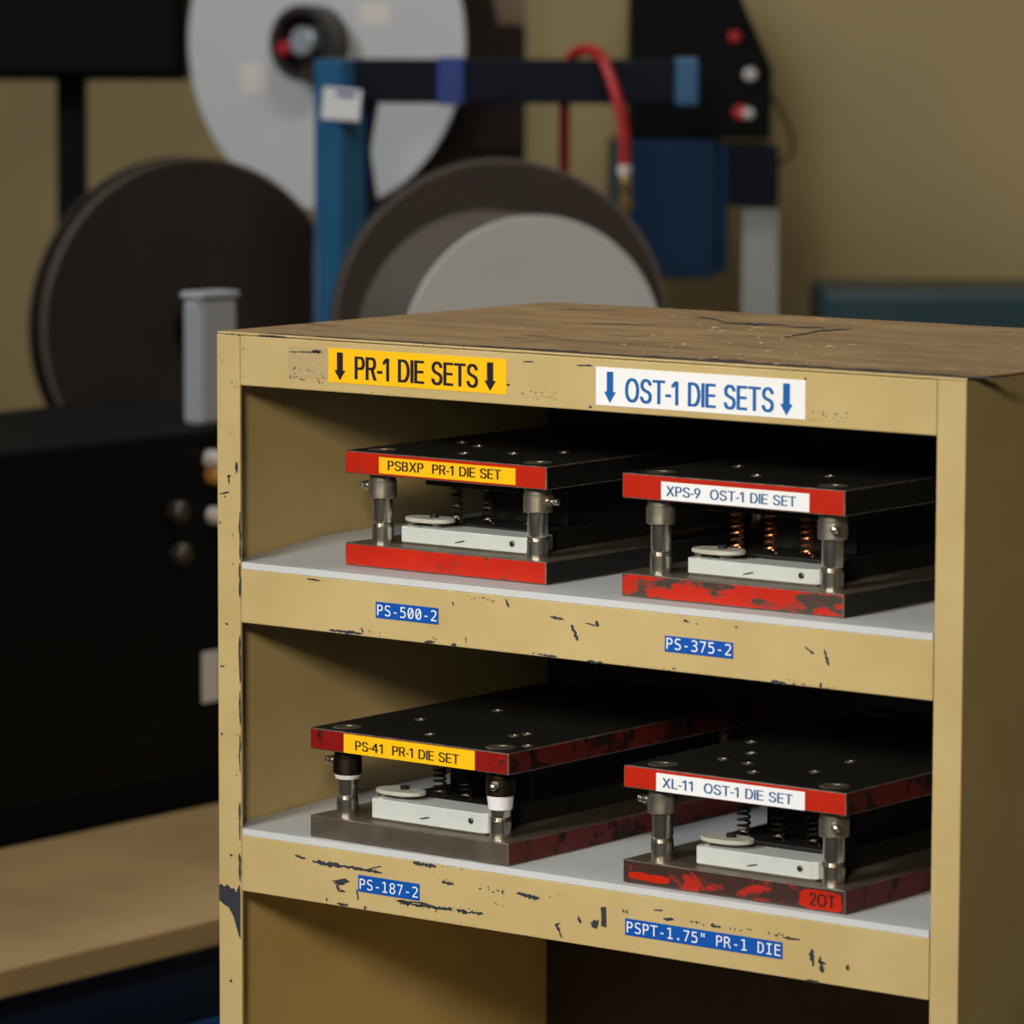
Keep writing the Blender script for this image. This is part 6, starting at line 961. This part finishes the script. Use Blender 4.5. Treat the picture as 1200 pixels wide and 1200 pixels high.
liner(Z2, 0.003, 'white foam liner sheet covering the lower shelf')

# ------------------------------------------------------------------ die sets
DW, DD = 0.189, 0.33
def helix(cx, cy, z0, z1, R, turns, n=14):
    k = int(turns * n)
    return [(cx + R * math.cos(2 * math.pi * i / n), cy + R * math.sin(2 * math.pi * i / n), z0 + (z1 - z0) * i / k) for i in range(k + 1)]
def die_set(label, loc, rz, bt, ub, ut, base_mat, up_mat, side_mat, lab, lab_x, lab_z, lab_col, ink, text, tx, blk, tops,
            spring_mat, springs, fittings, bush='bushing', grease=False, tab=True, stamp=None, post_r=0.0078):
    d = thing('die_set', label, 'die set', loc, rz, 'die sets on the shelves')
    st = M['plate_steel']
    # plates: slot 0 painted front, slot 1 bare steel top, slot 2 sides
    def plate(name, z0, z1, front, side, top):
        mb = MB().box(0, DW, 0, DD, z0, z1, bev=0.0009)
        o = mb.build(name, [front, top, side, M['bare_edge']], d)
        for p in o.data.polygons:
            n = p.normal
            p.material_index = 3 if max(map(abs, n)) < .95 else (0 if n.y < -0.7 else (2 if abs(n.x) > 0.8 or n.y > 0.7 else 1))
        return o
    base = plate('base_plate', 0.0003, bt, M[base_mat], M[side_mat], M['grey_steel'])
    upper = plate('upper_plate', ub, ut, M[up_mat], M[side_mat], st)
    if stamp:
        # red paint left over on the front of the base
        b2 = bmesh.new(); b2.from_mesh(base.data); base.data.materials.append(M['red'])
        for pl in ([.150, .003, .152, .007, .151, .011, .156, .0145, .166, .015, .178, .0148, .1855, .0135, .186, .009, .187, .0035, .183, .0012, .170, .0016, .160, .0010, .155, .0022],
                   [.006, .004, .005, .008, .014, .0095, .024, .0085, .034, .009, .041, .0075, .040, .004, .030, .003, .018, .0036]):
            fc = b2.faces.new([b2.verts.new((pl[i], -.00012, pl[i + 1])) for i in range(0, len(pl), 2)]); fc.material_index = 4
        b2.to_mesh(base.data); b2.free()
        mb = MB(); letter_line(mb, stamp, 0.160, 0.181, 0.0036, 0.0090, -0.0003); mb.build('stamped_number', M['dark_block'], base, fix=False)
    # guide posts with their bushings
    for i, (px, py) in enumerate(((0.0215, 0.018), (DW - 0.0215, 0.018), (0.0215, DD - 0.03), (DW - 0.0215, DD - 0.03))):
        r = post_r
        prof = [(r + .0004, bt - .0002), (r + .0004, bt + .012)]
        for k in range(3): prof += [(r + .0004, bt + .012 + k * .0014), (r - .0004, bt + .0126 + k * .0014)]
        prof += [(r, bt + .017), (r, ub - .004)]
        MB().lathe(prof, 36, (px, py, 0)).build('guide_post', M['bright'], d)
        bz = ub - 0.0185
        bu = MB().lathe([(r + .0002, bz), (r + .0024, bz), (r + .0030, bz + .0008), (r + .0030, ub - .006), (r + .0022, ub - .0055), (r + .0022, ub - .001), (r + .0034, ub - .0008), (r + .0034, ub + .0001)], 36, (px, py, 0)).build('bushing', M[bush], d)
        MB().lathe([(r - .001, ut - .001), (r - .001, ut + .0004), (r - .0004, ut + .0006), (r + .0026, ut + .0006), (r + .0032, ut + .0001)], 36, (px, py, 0)).build('bushing_cap', M['bushing'], upper)
        if i < 2 and fittings[i] is not None:
            ang = fittings[i]; zz = ub - 0.010
            A = Matrix.Rotation(ang, 4, 'Z') @ Matrix.Rotation(math.pi / 2, 4, 'Y')
            MB().lathe([(.0028, r + .0026), (.0028, r + .005), (.0036, r + .005), (.0036, r + .0072), (.0018, r + .0074), (.0015, r + .0088), (.0026, r + .0098), (.0029, r + .0112), (.0024, r + .0126), (.001, r + .0135), (0, r + .0136)], 16, (px, py, zz), A).build('grease_fitting', M['bright'], d)
        if grease and i < 2:
            g0, g1 = ((bz - .0042, bz - .0002) if i == 0 else (bz - .011, bz - .0002))
            MB().lathe([(r + .0001, g0), (r + .0012, g0 + .0006), (r + .0016, (g0 + g1) / 2), (r + .0022, g1 - .001), (r + .0001, g1)], 36, (px, py, 0)).build('grease_ring', M['grease'], d, label='white grease')
    # name label
    y = -0.0006
    l_ = MB().box(lab_x[0], lab_x[1], y, -0.0001, lab_z[0], lab_z[1]).build('name_label', M[lab_col], upper, label=lab)
    mb = MB(); letter_line(mb, text, tx[0], tx[1], lab_z[0] + .0030, .0071, y - .0002)
    for v in mb.bm.verts: pass
    # lettering is printed on the label: it is a second material of the label's own mesh
    me = l_.data; b2 = bmesh.new(); b2.from_mesh(me)
    tmp = bpy.data.meshes.new('t'); mb.bm.to_mesh(tmp); mb.bm.free()
    nf = len(b2.faces); b2.from_mesh(tmp); b2.faces.ensure_lookup_table()
    for fc in b2.faces[nf:]: fc.material_index = 1
    b2.to_mesh(me); b2.free(); me.materials.append(M[ink]); bpy.data.meshes.remove(tmp)
    # bolts in the upper plate
    for (bx, by) in tops:
        MB().lathe([(.0046, ut - .001), (.0046, ut + .0002), (.0041, ut + .0006), (.0024, ut + .0006), (.0022, ut - .0006), (0, ut - .0006)], 20, (bx / 1000, by / 1000, 0)).build('cap_screw', M['bushing'], upper)
    # tooling between the plates
    MB().box(0.048, 0.150, 0.052, 0.27, bt, bt + 0.0145, bev=.0008).build('die_block', M['dark_block'], d)
    MB().box(0.040, 0.156, 0.046, 0.285, ub - 0.010, ub, bev=.0008).build('punch_holder', M['dark_block'], d)
    MB().box(0.062, 0.140, 0.090, 0.26, bt + 0.0145, ub - 0.010, bev=.0008).build('punch', M['dark_block'], d)
    for (sx, sy) in springs:
        MB().tube(helix(sx, sy, bt + 0.0149, ub - 0.0104, 0.0043, 6.2), 0.0010, 6).build('spring', M[spring_mat], d)
    # white nylon guide block in front, with its thumb plate and screws
    x0, x1, y0, h = blk
    pl = [(x0, y0 + .004), (x0 + .003, y0), (x1 - .006, y0), (x1 - .001, y0 + .003), (x1, y0 + .006), (x1, y0 + .030), (x0, y0 + .030)]
    mb = MB().prism(pl, bt + .0012, bt + .0012 + h, plane='XY')
    es = [e for e in mb.bm.edges if abs(e.verts[0].co.z - e.verts[1].co.z) < 1e-6]
    bmesh.ops.bevel(mb.bm, geom=es, offset=.0008, segments=2, profile=.5, affect='EDGES')
    mb.build('guide_block', M['plastic'], d, label='white nylon block')
    MB().box(x0 + .003, x1 - .002, y0 + .0012, y0 + .029, bt, bt + .0012).build('shim', M['grey_steel'], d)
    zt = bt + .0012 + h
    if tab:
        cx, cy = x0 + .020, y0 + .013
        MB().cyl(.0032, zt, zt + .0036, (x0 + .006, y0 + .008, 0), ch=.0003, n=20).build('screw', M['bright'], d)
        pts = []
        for k in range(24):
            a = 2 * math.pi * k / 24
            pts.append((cx + .021 * math.copysign(abs(math.cos(a)) ** .75, math.cos(a)), cy + .012 * math.copysign(abs(math.sin(a)) ** .9, math.sin(a))))
        mb = MB().prism(pts, zt + .0036, zt + .0066, plane='XY')
        es = [e for e in mb.bm.edges if abs(e.verts[0].co.z - e.verts[1].co.z) < 1e-6]
        bmesh.ops.bevel(mb.bm, geom=es, offset=.0007, segments=2, profile=.5, affect='EDGES')
        tb = mb.build('thumb_plate', M['plastic_grey'], d, label='greyish white rounded plate')
        MB().lathe([(.0034, zt + .0066), (.0034, zt + .0088), (.0030, zt + .0092), (.0018, zt + .0092), (.0016, zt + .0076), (0, zt + .0076)], 18, (cx + .002, cy + .002, 0)).build('screw', M['dark_block'], tb)
        MB().cyl(.0045, zt, zt + .0036, (cx + .004, cy + .003, 0), n=20).build('spacer', M['plastic_grey'], tb)
    gb = (x1 - .014, y0)
    MB().lathe([(.0021, -.0002), (.0021, .0012), (.0015, .0016), (0, .0016)], 16, (gb[0], y0, bt + h * .66), '-Y').build('screw', M['hub_dark'], d)
    # pen mark on the block
    mx = x0 + (x1 - x0) * .48; mz = bt + h * .42
    MB().flat([(mx - .0042, mz - .001), (mx + .001, mz), (mx + .0046, mz + .0010), (mx + .0042, mz + .0018), (mx - .001, mz + .0006), (mx - .0046, mz - .0004)], y0 - .0002).build('pen_mark', M['black_ink'], d, fix=False)
    return d

PI = math.pi
LZ = 0.0052
die_set('die set with bright red plates and a yellow label on the upper shelf', (.0964, .0346, Z1 + LZ), -.004, .0172, .0693, .0866,
        'red', 'red', 'plate_steel', 'yellow label', (.0331, .1610), (.0714, .0836), 'yellow_label', 'black_ink',
        'PSBXP  PR-1 DIE SET', (.0420, .1477), (.034, .1555, .0215, .0118), [(33, 99), (85, 36), (114, 58), (139, 87), (60, 85)],
        'dark_spring', [(.059, .060), (.086, .064), (.128, .060)], (PI, -0.1))
die_set('die set with red plates, copper springs and a white label on the upper shelf', (.3612, .0223, Z1 + LZ), 0.0, .0170, .0704, .0887,
        'red_worn', 'red', 'plate_steel', 'white label', (.0345, .1600), (.0716, .0845), 'white_label', 'navy_ink',
        'XPS-9  OST-1 DIE SET', (.0392, .1490), (.041, .1545, .020, .0108), [(42, 84), (88, 40), (130, 70)],
        'copper', [(.0585, .060), (.086, .062), (.117, .062)], (None, -0.9))
die_set('die set with bare grey base, dull red top plate and a yellow label, lower shelf', (.0860, .0056, Z2 + LZ), -.012, .0169, .0669, .0831,
        'grey_steel', 'red_dark', 'red_shaded_side', 'yellow label', (.0335, .1580), (.0675, .0818), 'yellow_label', 'black_ink',
        'PS-41  PR-1 DIE SET', (.0450, .1435), (.046, .1575, .014, .0150), [(42, 79), (91, 30), (143, 65), (146, 77), (179, 35), (60, 150)],
        'dark_spring', [(.075, .062), (.100, .062), (.128, .062)], (PI, -1.2), bush='bushing_dark', grease=True)
die_set('die set with mostly bare base, red top plate and a white label, lower shelf', (.3744, .0080, Z2 + LZ), 0.0, .0171, .0689, .0852,
        'red_bare', 'red', 'red_shaded_side', 'white label', (.0290, .1552), (.0694, .0824), 'white_label', 'navy_ink',
        'XL-11  OST-1 DIE SET', (.0345, .1450), (.052, .1570, .013, .0125), [(43, 62), (44, 96), (67, 58), (91, 30), (124, 58), (16, 136), (120, 110)],
        'dark_spring', [(.060, .064), (.090, .064), (.120, .064)], (PI, -0.9), bush='bushing', stamp='2OT')

# ------------------------------------------------------------------ machinery behind, set square to one another on their own floor lines
YAW = math.atan2(0.60831366, 0.79369673)
RX, RY = 0.79369673, 0.60831366
def spot(a, b): return (cam_loc.x + a * RX - b * RY, cam_loc.y + a * RY + b * RX, 0.0)
def bg_thing(name, label, cat, a, b, turn=0.0, group=None):
    return thing(name, label, cat, spot(a, b), YAW + turn, group)

def flange(mb, r, y0, y1, hole, z, n=96, mi=0):
    mb.lathe([(hole, y0), (r - .001, y0), (r, y0 + .001), (r, y1 - .001), (r - .001, y1), (hole, y1), (hole, y0)], n, (0, 0, z), 'Y', mi, cap=False)

def reel_support(o, z, y, h_ax):
    """floor post with foot and axle behind the reel; local +Y points away from the viewer"""
    MB().box(-.025, .025, y, y + .05, .02, z + .03, bev=.003).build('stand_post', M['black'], o)
    MB().box(-.16, .16, y - .03, y + .08, 0, .02, bev=.004).build('stand_foot', M['black'], o)
    MB().cyl(.016, h_ax, y + .01, (0, 0, z), 'Y', ch=.001).build('axle', M['hub_dark'], o)

# white-faced reel, top left
o = bg_thing('cable_reel', 'large white disc reel with a dark steel hub and pale stickers', 'reel', -.256, 6.3, math.radians(-32), 'reels on stands')
z = 1.407
mb = MB(); flange(mb, .2275, 0, .006, .03, z); mb.build('front_flange', M['reel_white'], o)
mb = MB(); flange(mb, .14, .0062, .0798, .03, z); mb.build('wound_strip', M['taupe'], o)
mb = MB(); flange(mb, .2275, .08, .086, .03, z); mb.build('back_flange', M['reel_brown'], o)
MB().lathe([(.052, -.0001), (.052, -.040), (.050, -.043), (.042, -.043), (.040, -.040), (.038, -.012), (.0, -.012)], 48, (0, 0, z), 'Y', cap=False).build('hub', M['hub_dark'], o, loc=(-.010, 0, 0))
MB().cyl(.020, .0125, .052, (-.002, 0, z + .002), '-Y', ch=.003).build('hub_reflection', M['silver'], o)  # added grey cylinder standing in for a reflection inside the hub
MB().cyl(.010, .0125, .046, (-.037, 0, z - .008), '-Y', ch=.002).build('lock_pin', M['red_button'], o)
for (sx, sz, w, h) in ((-.115, -.05, .042, .042), (.085, .04, .05, .03)):
    MB().box(sx - w / 2, sx + w / 2, -.001, -.0001, z + sz - h / 2, z + sz + h / 2).build('sticker', M['reel_sticker'], o)
reel_support(o, z, .16, .09)

# brown reels
def brown_reel(label, a, b, z, r, turn):
    o = bg_thing('cable_reel', label, 'reel', a, b, turn, 'reels on stands')
    mb = MB(); flange(mb, r - .004, 0, .006, .02, z); mb.build('front_flange', M['reel_brown'], o)
    MB().ring(r, r - .0042, -.001, .007, (0, 0, z), 'Y', 96).build('rim', M['reel_rim'], o)
    mb = MB(); flange(mb, r * .6, .0062, .0398, .02, z); mb.build('wound_strip', M['taupe'], o)
    mb = MB(); flange(mb, r, .04, .046, .02, z); mb.build('back_flange', M['reel_brown'], o)
    MB().lathe([(.030, -.0001), (.030, -.02), (.02, -.022), (0, -.022)], 32, (0, 0, z), 'Y', cap=False).build('hub', M['black'], o)
    reel_support(o, z, .10, .07)
    return o
brown_reel('dark brown disc reel standing left of the blue post', -.4008, 5.85, 1.0545, .2134, math.radians(31))
brown_reel('dark brown disc reel with pale rim behind the white-faced roll', -.0111, 5.46, 1.0808, .2005, math.radians(8))
# roll with a white face, nearest
o = bg_thing('paper_roll', 'taupe roll with a plain white face just beyond the cabinet top', 'roll', .027, 5.2, math.radians(23), 'reels on stands')
z = 1.067
mb = MB(); flange(mb, .1615, 0, .004, .02, z); mb.build('face_disc', M['reel_white'], o)
mb = MB(); flange(mb, .1605, .0042, .150, .02, z); mb.build('wound_paper', M['taupe'], o)
MB().lathe([(.030, -.0001), (.030, -.02), (.02, -.022), (0, -.022)], 32, (0, 0, z), 'Y', cap=False).build('hub', M['hub_dark'], o)
reel_support(o, z, .165, .151)

# blue gantry stand
o = bg_thing('gantry_stand', 'blue steel post with a long horizontal beam and a small white tag', 'stand', -.2097, 5.75)
def sq_post(mb, s, z0, z1, rot, cx=0, cy=0):
    mb.box(-s / 2, s / 2, -s / 2, s / 2, z0, z1, bev=.003, M4=Matrix.Translation((cx, cy, 0)) @ Matrix.Rotation(rot, 4, 'Z'))
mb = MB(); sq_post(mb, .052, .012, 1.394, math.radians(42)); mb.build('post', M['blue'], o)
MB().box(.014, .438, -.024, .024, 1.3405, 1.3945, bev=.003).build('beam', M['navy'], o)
MB().box(.412, .441, -.0265, .0265, 1.338, 1.397, bev=.003).build('lit_beam_end', M['blue'], o)  # added part, its lighter blue paints in the lit end of the beam
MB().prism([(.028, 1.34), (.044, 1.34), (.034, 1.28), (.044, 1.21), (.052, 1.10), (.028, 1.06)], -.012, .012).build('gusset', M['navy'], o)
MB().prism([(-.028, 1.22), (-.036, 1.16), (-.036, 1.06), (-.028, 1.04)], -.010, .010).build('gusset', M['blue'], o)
MB().box(.118, .150, -.0262, .0262, 1.3385, 1.3972, bev=.002).build('tape_band', M['blue_tape'], o)
MB().box(-.10, .10, -.10, .10, 0, .012, bev=.003).build('foot_plate', M['navy'], o)
t_ = MB().box(-.024, .0235, -.0415, -.040, 1.322, 1.361).build('tag', M['white_label'], o, label='white paper tag', rot=(0, math.radians(5), 0), loc=(-.117, 0, .003))
MB().box(-.008, .016, -.0420, -.0416, 1.351, 1.357).build('tag_print', M['blue_tape'], t_)
MB().box(.0, .014, -.020, .020, 1.35, 1.378).build('clip', M['navy'], o)

# red air hose over the beam
o = bg_thing('air_hose', 'red rubber air hose draped over the blue beam', 'hose', .1023, 5.73)
def bez(pts, n=10):
    P = [Vector(p) for p in pts]; out = []
    for i in range(len(P) - 1):
        p0 = P[max(i - 1, 0)]; p1 = P[i]; p2 = P[i + 1]; p3 = P[min(i + 2, len(P) - 1)]
        for k in range(n):
            t = k / n
            out.append(0.5 * ((2 * p1) + (-p0 + p2) * t + (2 * p0 - 5 * p1 + 4 * p2 - p3) * t * t + (-p0 + 3 * p1 - 3 * p2 + p3) * t ** 3))
    out.append(P[-1]); return out
path = [(-.036, .075, 1.10), (-.036, .075, 1.25), (-.036, .072, 1.345), (-.033, .066, 1.385), (-.020, .045, 1.404), (-.002, .015, 1.4045), (.012, -.02, 1.392), (.026, -.042, 1.352), (.035, -.05, 1.312), (.037, -.05, 1.266)]
MB().tube(bez(path), .0072, 12).build('tube', M['hose'], o)
MB().cyl(.0085, 1.254, 1.2665, (.037, -.05, 0), ch=.001).build('ferrule', M['white_button'], o)
MB().lathe([(.006, 1.254), (.0075, 1.250), (.0075, 1.238), (.006, 1.235), (.006, 1.226), (.008, 1.224), (.008, 1.212), (.006, 1.206)], 20, (.038, -.05, 0)).build('coupling', M['brass'], o)

# press machine
o = bg_thing('press_machine', 'blue press with a black control head, push buttons and silver column', 'machine', .25, 6.2)
hd = MB().prism([(-.089, 1.2815), (.098, 1.2815), (.099, 1.376), (.058, 1.467), (.040, 1.52), (.040, 1.66), (-.085, 1.66)], 0, .30)
bmesh.ops.bevel(hd.bm, geom=hd.bm.edges[:], offset=.004, segments=2, profile=.5, affect='EDGES')
hd = hd.build('control_head', M['black'], o)
MB().prism([(.038, 1.29), (.093, 1.29), (.093, 1.374), (.052, 1.465), (.036, 1.50), (.036, 1.30)], -.004, -.0001).build('button_panel', M['black'], hd)
for (x, z, m, r) in ((.048, 1.418, 'red_button', .0085), (.069, 1.368, 'white_button', .009), (.057, 1.317, 'red_button', .0105), (.067, 1.316, 'white_button', .008)):
    MB().lathe([(r, .004), (r, .010), (r * .75, .0125), (0, .013)], 20, (x, -.0008 if m[0] == 'r' else -.004, z), '-Y').build('push_button', M[m], o)
MB().box(-.104, .024, -.05, .26, 1.097, 1.280, bev=.004).build('base_housing', M['housing'], o)
MB().box(-.116, -.1045, -.03, .22, 1.15, 1.276, bev=.002).build('side_plate', M['dark_teal'], o)
MB().box(.0245, .040, -.046, .24, 1.105, 1.274, bev=.003).build('side_plate', M['housing'], o)
MB().box(.0405, .107, -.035, .18, 1.193, 1.273, bev=.003).build('bracket', M['navy'], o)
mb = MB()
mb.prism([(.061, 0), (.109, 0), (.109, .045), (.061, .045)], .012, 1.1928, plane='XY')
MB().box(.0, .125, -.09, .15, 0, .012, bev=.003).build('foot_plate', M['black'], o)
for gx in (.073, .094): mb.box(gx, gx + .003, -.0016, -.0001, .012, 1.1928)
mb.build('column', M['silver'], o, label='silver aluminium column')
MB().tube(bez([(.100, .02, 1.34), (.112, .02, 1.318), (.122, .03, 1.30), (.130, .05, 1.282), (.132, .09, 1.26), (.112, .12, 1.24)]), .0022, 8).build('cable', M['black'], o)

# cartons and cabinets at the back
o = bg_thing('wooden_crate', 'tall dark brown crate standing against the tan wall', 'crate', -.035, 6.9)
MB().box(-.13, .056, 0, .25, .10, 1.426, bev=.004).build('body', M['carton'], o)
MB().box(-.13, .056, .01, .24, 0, .099).build('plinth', M['black'], o)
for k in range(7): MB().box(-.128, .054, -.008, -.0001, .16 + k * .18, .29 + k * .18, bev=.002).build('slat', M['carton'], o)
o = thing('carton', 'pale brown carton on top of the tall dark crate', 'carton', (spot(-.035, 6.9)[0], spot(-.035, 6.9)[1], 1.4262), YAW)
MB().box(-.12, .055, .005, .24, 0, .17, bev=.003).build('body', M['carton_pale'], o)
MB().box(-.12, -.036, .005, .24, .1702, .173).build('flap', M['carton_pale'], o)
MB().box(-.030, .055, .005, .24, .1702, .173).build('flap', M['carton_pale'], o)

o = bg_thing('control_enclosure', 'black electrical enclosure on a post at the far left behind the reels', 'enclosure', -.58, 6.45)
MB().box(-.20, .124, 0, .20, 1.352, 1.75, bev=.006).build('housing', M['black'], o)
dr = MB().box(-.19, .115, -.012, -.0002, 1.362, 1.74, bev=.004).build('door', M['black'], o)
MB().box(.095, .105, -.030, -.0122, 1.50, 1.58, bev=.003).build('handle', M['hub_dark'], dr)
MB().box(-.06, -.02, .05, .09, .012, 1.3518).build('post', M['black'], o)
MB().box(-.2, .12, -.08, .22, 0, .012).build('foot_plate', M['black'], o)

o = bg_thing('machine_cover', 'dark teal machine cover low behind the right end of the cabinet', 'machine', .56, 6.1)
MB().box(-.145, .20, 0, .3, .05, 1.082, bev=.008).build('housing', M['dark_teal'], o)
MB().box(-.14, .19, .01, .29, 0, .0498).build('plinth', M['black'], o)
MB().box(-.10, .16, -.01, -.0002, .3, .9, bev=.003).build('door', M['dark_teal'], o)

# black machine, bench and bin left of the cabinet
o = thing('control_cabinet', 'black machine cabinet with small knobs left of the shelves', 'machine', (-1.02, .75, 0))
MB().box(-.32, 0, -.62, .62, .06, 1.006, bev=.006).build('housing', M['black'], o)
MB().box(-.30, -.02, -.60, .60, 0, .0598).build('plinth', M['black'], o)
pn = MB().box(.0002, .006, -.58, .60, .63, .985, bev=.002).build('front_panel', M['black'], o)
for (y, z, m, r) in ((.398, .992, 'white_button', .010), (.402, .957, 'amber', .011), (.402, .912, 'white_button', .010), (.340, .922, 'hub_dark', .012), (.345, .876, 'hub_dark', .012)):
    z = min(z, .974)
    MB().lathe([(r, .0002), (r, .012), (r * .7, .016), (0, .016)], 20, (.006, y, z), 'X').build('knob', M[m], pn)
MB().box(.0062, .008, .384, .412, .707, .763, bev=.0004).build('data_plate', M['white_button'], pn)
o = thing('utility_box', 'pale grey plastic box standing on the black machine cabinet', 'box', (-1.05, 1.19, 1.0062), math.radians(-4))
MB().box(-.02, .01, -.022, .035, 0, .138, bev=.006).build('body', M['grey_plastic'], o)
MB().box(-.022, .012, -.024, .037, .1382, .146, bev=.003).build('lid', M['grey_plastic'], o)

o = thing('workbench', 'low workbench with a worn tan board top left of the cabinet', 'workbench', (-.785, .55, 0))
MB().box(-.205, .205, -.85, .85, .572, .600, bev=.003).build('bench_top', M['bench'], o)
for sx in (-.17, .17):
    for sy in (-.80, .80): MB().box(sx - .02, sx + .02, sy - .02, sy + .02, 0, .5718).build('leg', M['dark_navy'], o)
MB().box(-.18, .14, -.77, .77, .10, .5718, bev=.004).build('drawer_unit', M['dark_navy'], o)
for k, yy in enumerate((-.5, 0, .5)):
    dr = MB().box(.1402, .148, yy - .24, yy + .24, .42, .568, bev=.003).build('drawer', M['dark_navy'], o)
    if k < 3: MB().box(.1482, .158, yy + .105, yy + .140, .552, .562, bev=.002).build('handle', M['teal'], dr, label='teal green handle')
o = thing('storage_bin', 'blue plastic bin on the floor in front of the low workbench', 'bin', (-.50, .62, 0))
mb = MB().prism([(-.09, -.25), (.09, -.25), (.09, .25), (-.09, .25)], 0, .006, plane='XY')
for (x0, x1, y0, y1) in ((-.09, -.084, -.25, .25), (.084, .09, -.25, .25), (-.084, .084, -.25, -.244), (-.084, .084, .244, .25)): mb.box(x0, x1, y0, y1, .006, .50)
mb.build('tub', M['blue_bin'], o)
MB().box(-.098, .098, -.258, -.2502, .47, .505, bev=.002).build('rim', M['blue_bin'], o)
